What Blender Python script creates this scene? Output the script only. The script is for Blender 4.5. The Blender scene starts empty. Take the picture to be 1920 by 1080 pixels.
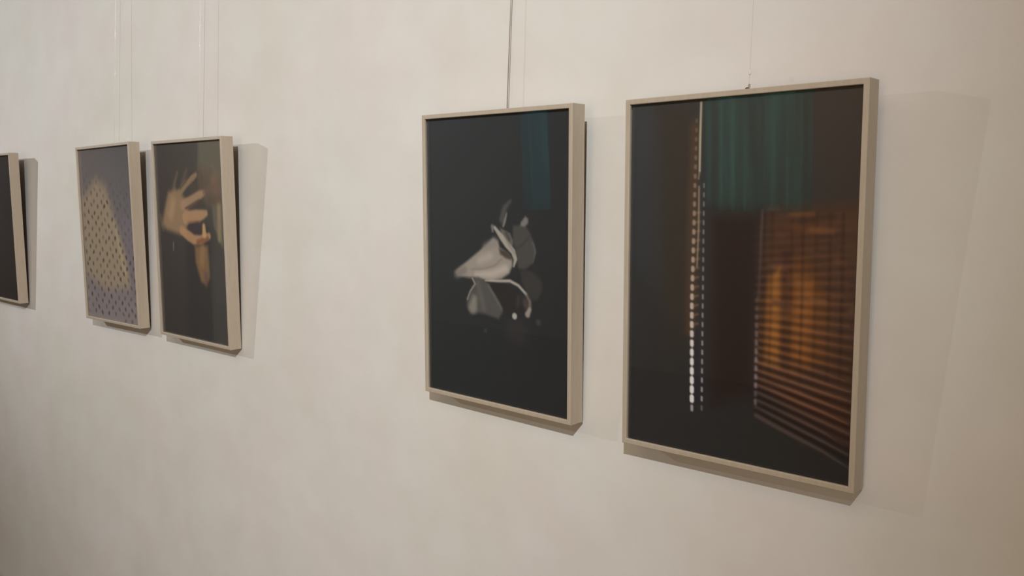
import bpy, bmesh, math, random
import numpy as np
from mathutils import Matrix, Vector

scene = bpy.context.scene
COL = scene.collection

# ------------------------------------------------------------------ camera
yaw, pitch, roll = 0.7394, -0.0689, 0.0332
fwd = Vector((-math.sin(yaw) * math.cos(pitch), math.cos(yaw) * math.cos(pitch), math.sin(pitch)))
r0 = Vector((math.cos(yaw), math.sin(yaw), 0.0))
u0 = r0.cross(fwd)
rgt = r0 * math.cos(roll) + u0 * math.sin(roll)
upv = -r0 * math.sin(roll) + u0 * math.cos(roll)
cam_data = bpy.data.cameras.new('camera')
cam_data.sensor_width = 36.0
cam_data.lens = 36.0 * 1632.85 / 1920.0
cam_data.clip_start = 0.05
cam = bpy.data.objects.new('camera', cam_data)
COL.objects.link(cam)
cam.matrix_world = Matrix(((rgt.x, upv.x, -fwd.x, 0.0), (rgt.y, upv.y, -fwd.y, -1.5418),
                           (rgt.z, upv.z, -fwd.z, 1.58), (0, 0, 0, 1)))
scene.camera = cam

# ------------------------------------------------------------------ world, lights, exposure
scene.view_settings.view_transform = 'Standard'
scene.view_settings.look = 'None'
scene.view_settings.gamma = 1.0
scene.view_settings.use_curve_mapping = False
scene.view_settings.exposure = 0.0
world = bpy.data.worlds.new('dusk_sky')
scene.world = world
world.use_nodes = True
wb = world.node_tree.nodes['Background']
wb.inputs['Color'].default_value = (0.62, 0.85, 1.0, 1)
wb.inputs['Strength'].default_value = 8.5


def spot(name, loc, target, power, size_deg, blend, color, radius):
    d = bpy.data.lights.new(name, 'SPOT')
    d.energy = power
    d.spot_size = math.radians(size_deg)
    d.spot_blend = blend
    d.color = color
    d.shadow_soft_size = radius
    o = bpy.data.objects.new(name, d)
    COL.objects.link(o)
    o.location = loc
    o.rotation_euler = (Vector(target) - Vector(loc)).to_track_quat('-Z', 'Y').to_euler()
    return o


# gallery spot behind the viewer's right shoulder, and a second one far down the room
spot('gallery_spot_near', (1.24, -3.86, 3.93), (-2.95, 0, 1.3), 765, 54, 1.0, (0.95, 1.0, 1.02), 0.022)
spot('gallery_spot_far', (-10.93, -5.59, 4.2), (-5.1, 0, 2.85), 1500, 38, 1.0, (0.96, 1.0, 1.03), 0.03)
# soft ambient fill added under the ceiling, with no fixture of its own
ad = bpy.data.lights.new('ceiling_fill', 'AREA')
ad.shape = 'RECTANGLE'
ad.size = 7.0
ad.size_y = 2.0
ad.energy = 45
ad.color = (1.0, 0.77, 0.54)
ao = bpy.data.objects.new('ceiling_fill', ad)
COL.objects.link(ao)
ao.location = (-2.2, -3.6, 4.3)
# unseen warm fill, added low behind the viewer to lift the shadows
bd = bpy.data.lights.new('rear_fill', 'AREA')
bd.shape = 'RECTANGLE'
bd.size = 3.6
bd.size_y = 2.8
bd.energy = 86
bd.color = (1.0, 0.77, 0.56)
bo = bpy.data.objects.new('rear_fill', bd)
COL.objects.link(bo)
bo.location = (0.2, -6.05, 1.2)
bo.rotation_euler = (math.radians(90), 0, math.radians(14))


# ------------------------------------------------------------------ helpers
def link(name, mesh, mat=None, parent=None):
    o = bpy.data.objects.new(name, mesh)
    COL.objects.link(o)
    if mat:
        mesh.materials.append(mat)
    if parent:
        o.parent = parent
    return o


def from_bm(name, bm, mat=None, parent=None, smooth=False):
    bmesh.ops.recalc_face_normals(bm, faces=bm.faces)
    me = bpy.data.meshes.new(name)
    bm.to_mesh(me)
    bm.free()
    if smooth:
        for p in me.polygons:
            p.use_smooth = True
    return link(name, me, mat, parent)


def add_box(bm, lo, hi):
    vs = [bm.verts.new((x, y, z)) for x in (lo[0], hi[0]) for y in (lo[1], hi[1]) for z in (lo[2], hi[2])]
    for f in ((0, 1, 3, 2), (4, 6, 7, 5), (0, 4, 5, 1), (2, 3, 7, 6), (0, 2, 6, 4), (1, 5, 7, 3)):
        bm.faces.new([vs[i] for i in f])


def add_tube(bm, pts, rad, seg=12, cap=True):
    rings = []
    n = len(pts)
    rr = rad if isinstance(rad, (list, tuple)) else [rad] * n
    for i, p in enumerate(pts):
        p = Vector(p)
        t = (Vector(pts[min(i + 1, n - 1)]) - Vector(pts[max(i - 1, 0)])).normalized()
        a = t.cross(Vector((0.31, 0.9, 0.2))).normalized()
        b = t.cross(a)
        rings.append([bm.verts.new(p + (a * math.cos(2 * math.pi * k / seg) + b * math.sin(2 * math.pi * k / seg)) * rr[i])
                      for k in range(seg)])
    for i in range(n - 1):
        for k in range(seg):
            bm.faces.new((rings[i][k], rings[i][(k + 1) % seg], rings[i + 1][(k + 1) % seg], rings[i + 1][k]))
    if cap:
        bm.faces.new(rings[0][::-1])
        bm.faces.new(rings[-1])


def struct(o):
    o['kind'] = 'structure'
    return o


def new_mat(name):
    m = bpy.data.materials.new(name)
    m.use_nodes = True
    nt = m.node_tree
    return m, nt, nt.nodes['Principled BSDF']


def noise(nt, vec, scale, detail=4, rough=0.55):
    n = nt.nodes.new('ShaderNodeTexNoise')
    n.inputs['Scale'].default_value = scale
    n.inputs['Detail'].default_value = detail
    n.inputs['Roughness'].default_value = rough
    nt.links.new(vec, n.inputs['Vector'])
    return n.outputs['Fac']


def ramp(nt, fac, stops):
    r = nt.nodes.new('ShaderNodeValToRGB')
    el = r.color_ramp.elements
    while len(el) < len(stops):
        el.new(0.5)
    for e, (p, c) in zip(el, stops):
        e.position = p
        e.color = (*c, 1)
    nt.links.new(fac, r.inputs['Fac'])
    return r.outputs['Color']


def mix(nt, kind, fac, a, b):
    m = nt.nodes.new('ShaderNodeMix')
    m.data_type = 'RGBA'
    m.blend_type = kind
    if isinstance(fac, float):
        m.inputs['Factor'].default_value = fac
    else:
        nt.links.new(fac, m.inputs['Factor'])
    for s, k in ((a, 'A'), (b, 'B')):
        sock = [i for i in m.inputs if i.name == k and i.type == 'RGBA'][0]
        if isinstance(s, tuple):
            sock.default_value = (*s, 1)
        else:
            nt.links.new(s, sock)
    return [o for o in m.outputs if o.type == 'RGBA'][0]


def simple_mat(name, color, rough=0.6, metal=0.0, grain=0.06, scale=40.0):
    m, nt, p = new_mat(name)
    tc = nt.nodes.new('ShaderNodeTexCoord').outputs['Object']
    f = noise(nt, tc, scale)
    lo = tuple(c * (1 - grain) for c in color)
    hi = tuple(min(1, c * (1 + grain)) for c in color)
    nt.links.new(ramp(nt, f, [(0.3, lo), (0.7, hi)]), p.inputs['Base Color'])
    p.inputs['Roughness'].default_value = rough
    p.inputs['Metallic'].default_value = metal
    return m


# ------------------------------------------------------------------ materials
def make_plaster(name, base, bumpy=1.0):
    m, nt, p = new_mat(name)
    tc = nt.nodes.new('ShaderNodeTexCoord').outputs['Object']
    mp = nt.nodes.new('ShaderNodeMapping')
    mp.inputs['Location'].default_value = (3.1, 0, 1.7)
    nt.links.new(tc, mp.inputs['Vector'])
    v = mp.outputs['Vector']
    b = base
    c1 = ramp(nt, noise(nt, v, 1.1, 3), [(0.36, (b[0] * 0.965, b[1] * 0.95, b[2] * 0.92)), (0.62, b)])
    c2 = ramp(nt, noise(nt, v, 5.5, 4), [(0.38, (0.965, 0.945, 0.935)), (0.60, (1, 1, 1))])
    c3 = ramp(nt, noise(nt, v, 2.3, 2), [(0.42, (0.985, 1.0, 0.985)), (0.60, (1.0, 0.985, 0.985))])
    col = mix(nt, 'MULTIPLY', 1.0, mix(nt, 'MULTIPLY', 0.7, c1, c2), c3)
    nt.links.new(col, p.inputs['Base Color'])
    p.inputs['Roughness'].default_value = 0.75
    p.inputs['Specular IOR Level'].default_value = 0.25
    # hand-trowelled unevenness
    b1 = nt.nodes.new('ShaderNodeBump')
    b1.inputs['Strength'].default_value = 1.0
    b1.inputs['Distance'].default_value = 0.012 * bumpy
    nt.links.new(noise(nt, v, 1.9, 3, 0.5), b1.inputs['Height'])
    b2 = nt.nodes.new('ShaderNodeBump')
    b2.inputs['Strength'].default_value = 1.0
    b2.inputs['Distance'].default_value = 0.0010 * bumpy
    nt.links.new(noise(nt, v, 14, 5, 0.6), b2.inputs['Height'])
    nt.links.new(b1.outputs['Normal'], b2.inputs['Normal'])
    nt.links.new(b2.outputs['Normal'], p.inputs['Normal'])
    return m


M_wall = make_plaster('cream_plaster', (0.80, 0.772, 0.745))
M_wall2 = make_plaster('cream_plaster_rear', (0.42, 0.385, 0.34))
M_ceil = simple_mat('white_ceiling_paint', (0.72, 0.69, 0.64), 0.9)
M_floor = simple_mat('brown_floor_tiles', (0.13, 0.105, 0.085), 0.5, 0, 0.2, 3.0)
M_back = simple_mat('brown_hardboard', (0.16, 0.115, 0.08), 0.8)
M_steel = simple_mat('grey_steel_wire', (0.42, 0.39, 0.36), 0.35, 0.6)
M_hook = simple_mat('dark_bronze_hook', (0.14, 0.095, 0.065), 0.4, 0.4)
M_rail = simple_mat('white_painted_rail', (0.75, 0.72, 0.68), 0.5)
M_rubber = simple_mat('grey_felt_pad', (0.25, 0.23, 0.21), 0.9)
M_curtain_frame = simple_mat('green_painted_wood', (0.03, 0.09, 0.07), 0.5)


def make_moulding():
    m, nt, p = new_mat('greige_painted_wood')
    tc = nt.nodes.new('ShaderNodeTexCoord').outputs['Object']
    mp = nt.nodes.new('ShaderNodeMapping')
    mp.inputs['Scale'].default_value = (30, 30, 3)
    nt.links.new(tc, mp.inputs['Vector'])
    f = noise(nt, mp.outputs['Vector'], 6, 4)
    nt.links.new(ramp(nt, f, [(0.3, (0.485, 0.40, 0.305)), (0.7, (0.535, 0.45, 0.352))]), p.inputs['Base Color'])
    p.inputs['Roughness'].default_value = 0.5
    return m


M_mould = make_moulding()


def make_glass():
    m = bpy.data.materials.new('picture_glass')
    m.use_nodes = True
    nt = m.node_tree
    nt.nodes.clear()
    out = nt.nodes.new('ShaderNodeOutputMaterial')
    mx = nt.nodes.new('ShaderNodeMixShader')
    tr = nt.nodes.new('ShaderNodeBsdfTransparent')
    gl = nt.nodes.new('ShaderNodeBsdfGlossy')
    gl.inputs['Roughness'].default_value = 0.012
    gl.inputs['Color'].default_value = (1, 1, 1, 1)
    geo = nt.nodes.new('ShaderNodeNewGeometry')
    dot = nt.nodes.new('ShaderNodeVectorMath')
    dot.operation = 'DOT_PRODUCT'
    nt.links.new(geo.outputs['Normal'], dot.inputs[0])
    nt.links.new(geo.outputs['Incoming'], dot.inputs[1])

    def math_(op, a, b=None):
        n = nt.nodes.new('ShaderNodeMath')
        n.operation = op
        for i, s in enumerate((a, b)):
            if s is None:
                continue
            if isinstance(s, (int, float)):
                n.inputs[i].default_value = s
            else:
                nt.links.new(s, n.inputs[i])
        return n.outputs[0]
    # Schlick reflectance of one glass-air surface
    f = math_('POWER', math_('SUBTRACT', 1.0, math_('ABSOLUTE', dot.outputs['Value'])), 5.0)
    f = math_('ADD', math_('MULTIPLY', f, 0.96), 0.04)
    nt.links.new(f, mx.inputs['Fac'])
    nt.links.new(tr.outputs[0], mx.inputs[1])
    nt.links.new(gl.outputs[0], mx.inputs[2])
    nt.links.new(mx.outputs[0], out.inputs['Surface'])
    return m


M_glass = make_glass()


def make_nylon(name, clear, color):
    m = bpy.data.materials.new(name)
    m.use_nodes = True
    nt = m.node_tree
    p = nt.nodes['Principled BSDF']
    p.inputs['Base Color'].default_value = (*color, 1)
    p.inputs['Roughness'].default_value = 0.12
    out = nt.nodes['Material Output']
    tr = nt.nodes.new('ShaderNodeBsdfTransparent')
    mx = nt.nodes.new('ShaderNodeMixShader')
    mx.inputs['Fac'].default_value = clear
    nt.links.new(p.outputs[0], mx.inputs[1])
    nt.links.new(tr.outputs[0], mx.inputs[2])
    nt.links.new(mx.outputs[0], out.inputs['Surface'])
    return m


M_nylon = make_nylon('clear_nylon', 0.55, (0.95, 0.92, 0.9))
M_nylon_thin = make_nylon('very_clear_nylon', 0.88, (0.78, 0.75, 0.71))
M_bead = make_nylon('clear_plastic', 0.25, (0.9, 0.88, 0.85))


def make_curtain(name, dark, light):
    m = bpy.data.materials.new(name)
    m.use_nodes = True
    nt = m.node_tree
    nt.nodes.clear()
    out = nt.nodes.new('ShaderNodeOutputMaterial')
    d = nt.nodes.new('ShaderNodeBsdfDiffuse')
    t = nt.nodes.new('ShaderNodeBsdfTranslucent')
    mx = nt.nodes.new('ShaderNodeMixShader')
    mx.inputs['Fac'].default_value = 0.6
    tc = nt.nodes.new('ShaderNodeTexCoord').outputs['Object']
    mp = nt.nodes.new('ShaderNodeMapping')
    mp.inputs['Scale'].default_value = (14, 1, 0.5)
    nt.links.new(tc, mp.inputs['Vector'])
    c = ramp(nt, noise(nt, mp.outputs['Vector'], 0.7, 3), [(0.35, dark), (0.65, light)])  # vertical streaks in the colour imitate shading of the pleats
    nt.links.new(c, d.inputs['Color'])
    nt.links.new(c, t.inputs['Color'])
    nt.links.new(d.outputs[0], mx.inputs[1])
    nt.links.new(t.outputs[0], mx.inputs[2])
    nt.links.new(mx.outputs[0], out.inputs['Surface'])
    return m


M_curtains = [make_curtain('green_curtain_cloth', (0.10, 0.27, 0.21), (0.19, 0.42, 0.35)),
              make_curtain('blue_green_curtain_cloth', (0.20, 0.36, 0.35), (0.25, 0.44, 0.43))]

# ------------------------------------------------------------------ the room
XL, XR, YR, ZC = -12.6, 3.4, -6.2, 4.5
ZF = -0.45      # floor level, well below the lower edge of the view


def slab(name, lo, hi, mat):
    bm = bmesh.new()
    add_box(bm, lo, hi)
    return struct(from_bm(name, bm, mat))


def wall_face():
    # picture wall: one gently uneven plastered face with thickness
    bm = bmesh.new()
    nx, nz = 160, 45
    rng = np.random.RandomState(3)
    ph = rng.rand(6, 3) * 6.28
    fr = [(0.9, 0.7), (1.7, 1.1), (0.6, 2.0), (2.6, 1.9), (3.4, 0.8), (1.3, 3.1)]
    grid = []
    for i in range(nx + 1):
        row = []
        for j in range(nz + 1):
            x = XL - 0.3 + (XR - XL + 0.6) * i / nx
            z = ZF + (ZC - ZF) * j / nz
            y = 0.0
            for k, (a, b) in enumerate(fr):
                y += 0.0011 / (1 + 0.3 * k) * math.sin(a * x + ph[k][0]) * math.cos(b * z + ph[k][1])
            row.append(bm.verts.new((x, y + 0.0025, z)))
        grid.append(row)
    for i in range(nx):
        for j in range(nz):
            bm.faces.new((grid[i][j], grid[i + 1][j], grid[i + 1][j + 1], grid[i][j + 1]))
    r = bmesh.ops.extrude_face_region(bm, geom=bm.faces[:])
    for v in [g for g in r['geom'] if isinstance(g, bmesh.types.BMVert)]:
        v.co.y = 0.3
    return struct(from_bm('wall_front', bm, M_wall, smooth=False))


wf = wall_face()
for p in wf.data.polygons:
    p.use_smooth = abs(p.normal.y) > 0.9

# rear wall with two window openings; a curtain hangs in each
WIN = [(-4.36, -3.24, 1.22, 2.95), (-7.0, -6.56, 1.05, 2.95)]


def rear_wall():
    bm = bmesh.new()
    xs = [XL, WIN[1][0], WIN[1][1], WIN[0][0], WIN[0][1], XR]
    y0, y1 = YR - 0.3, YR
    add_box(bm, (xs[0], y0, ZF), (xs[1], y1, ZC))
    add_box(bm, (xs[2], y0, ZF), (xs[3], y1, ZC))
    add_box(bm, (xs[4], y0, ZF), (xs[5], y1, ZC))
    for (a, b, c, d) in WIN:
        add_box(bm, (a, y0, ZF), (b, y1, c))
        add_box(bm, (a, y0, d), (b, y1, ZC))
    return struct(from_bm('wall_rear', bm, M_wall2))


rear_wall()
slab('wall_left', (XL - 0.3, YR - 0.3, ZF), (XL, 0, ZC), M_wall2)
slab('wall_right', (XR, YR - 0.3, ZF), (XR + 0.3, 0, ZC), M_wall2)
slab('floor', (XL - 0.3, YR - 0.3, ZF - 0.2), (XR + 0.3, 0.3, ZF), M_floor)
slab('ceiling', (XL - 0.3, YR - 0.3, ZC), (XR + 0.3, 0.3, ZC + 0.2), M_ceil)
# unseen dark door added so the glass of the hands picture reflects darker
dr = bpy.data.objects.new('reflected_door', None)
COL.objects.link(dr)
dr['kind'] = 'structure'
dr.location = (XL, -4.85, ZF)
M_door = simple_mat('dark_stained_wood', (0.06, 0.042, 0.03), 0.6, 0, 0.2, 12.0)
bm = bmesh.new()
add_box(bm, (0.0, -0.60, 0), (0.05, -0.50, 2.62))
add_box(bm, (0.0, 0.50, 0), (0.05, 0.60, 2.62))
add_box(bm, (0.0, -0.50, 2.52), (0.05, 0.50, 2.62))
from_bm('door_frame', bm, M_door, dr)
bm = bmesh.new()
add_box(bm, (0.0, -0.495, 0.01), (0.025, 0.495, 2.515))
for zz in (0.25, 1.05, 1.85):
    for yy in (-0.38, 0.06):
        add_box(bm, (0.025, yy, zz), (0.034, yy + 0.32, zz + 0.6))
from_bm('door_panel', bm, M_door, dr)
bm = bmesh.new()
add_tube(bm, [(0.02, 0.42, 1.05), (0.08, 0.42, 1.05), (0.085, 0.41, 1.05), (0.085, 0.30, 1.05)], 0.009, 10)
from_bm('door_handle', bm, M_steel, dr, smooth=True)
# picture rail high on the wall from which the wires hang
slab('trim_1', (XL, -0.045, 3.20), (XR, 0.0, 3.24), M_rail)

for n, (a, b, c, d) in enumerate(WIN):
    root = bpy.data.objects.new('window_%d' % (n + 1), None)
    COL.objects.link(root)
    root.location = ((a + b) / 2, YR - 0.2, c)
    root['kind'] = 'structure'
    w, h = b - a, d - c
    bm = bmesh.new()
    t = 0.045
    add_box(bm, (-w / 2, -0.03, 0), (w / 2, 0.03, t))
    add_box(bm, (-w / 2, -0.03, h - t), (w / 2, 0.03, h))
    add_box(bm, (-w / 2, -0.03, t), (-w / 2 + t, 0.03, h - t))
    add_box(bm, (w / 2 - t, -0.03, t), (w / 2, 0.03, h - t))
    add_box(bm, (-0.02, -0.03, t), (0.02, 0.03, h - t))
    from_bm('window_frame', bm, M_curtain_frame, root)
    # pleated curtain hanging just inside the opening, filling it
    bm = bmesh.new()
    w, h = w + 0.034, h + 0.02
    N = int(w / 0.012)
    cols = []
    rng = random.Random(5 + n)
    phs = [rng.uniform(0, 6) for _ in range(3)]
    for s in (0, 1):
        for i in range(N + 1):
            x = -w / 2 + 0.015 + (w - 0.03) * i / N
            off = 0.028 * math.sin(x * 46 + phs[0]) + 0.012 * math.sin(x * 19 + phs[1]) + 0.006 * math.sin(x * 90 + phs[2])
            cols.append([bm.verts.new((x, 0.15 + off * (0.7 + 0.3 * (1 - k / 8)) + s * 0.002, h * k / 8)) for k in range(9)])
    for s in (0, 1):
        for i in range(N):
            c0, c1 = cols[s * (N + 1) + i], cols[s * (N + 1) + i + 1]
            for k in range(8):
                bm.faces.new((c0[k], c1[k], c1[k + 1], c0[k + 1]))
    cur = from_bm('curtain', bm, M_curtains[n], None, smooth=True)
    cur.location = root.location
    cur['label'] = ['wide green pleated curtain drawn across the broad rear window',
                    'narrow blue-green pleated curtain in the slim rear window'][n]
    cur['category'] = 'curtain'

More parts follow.
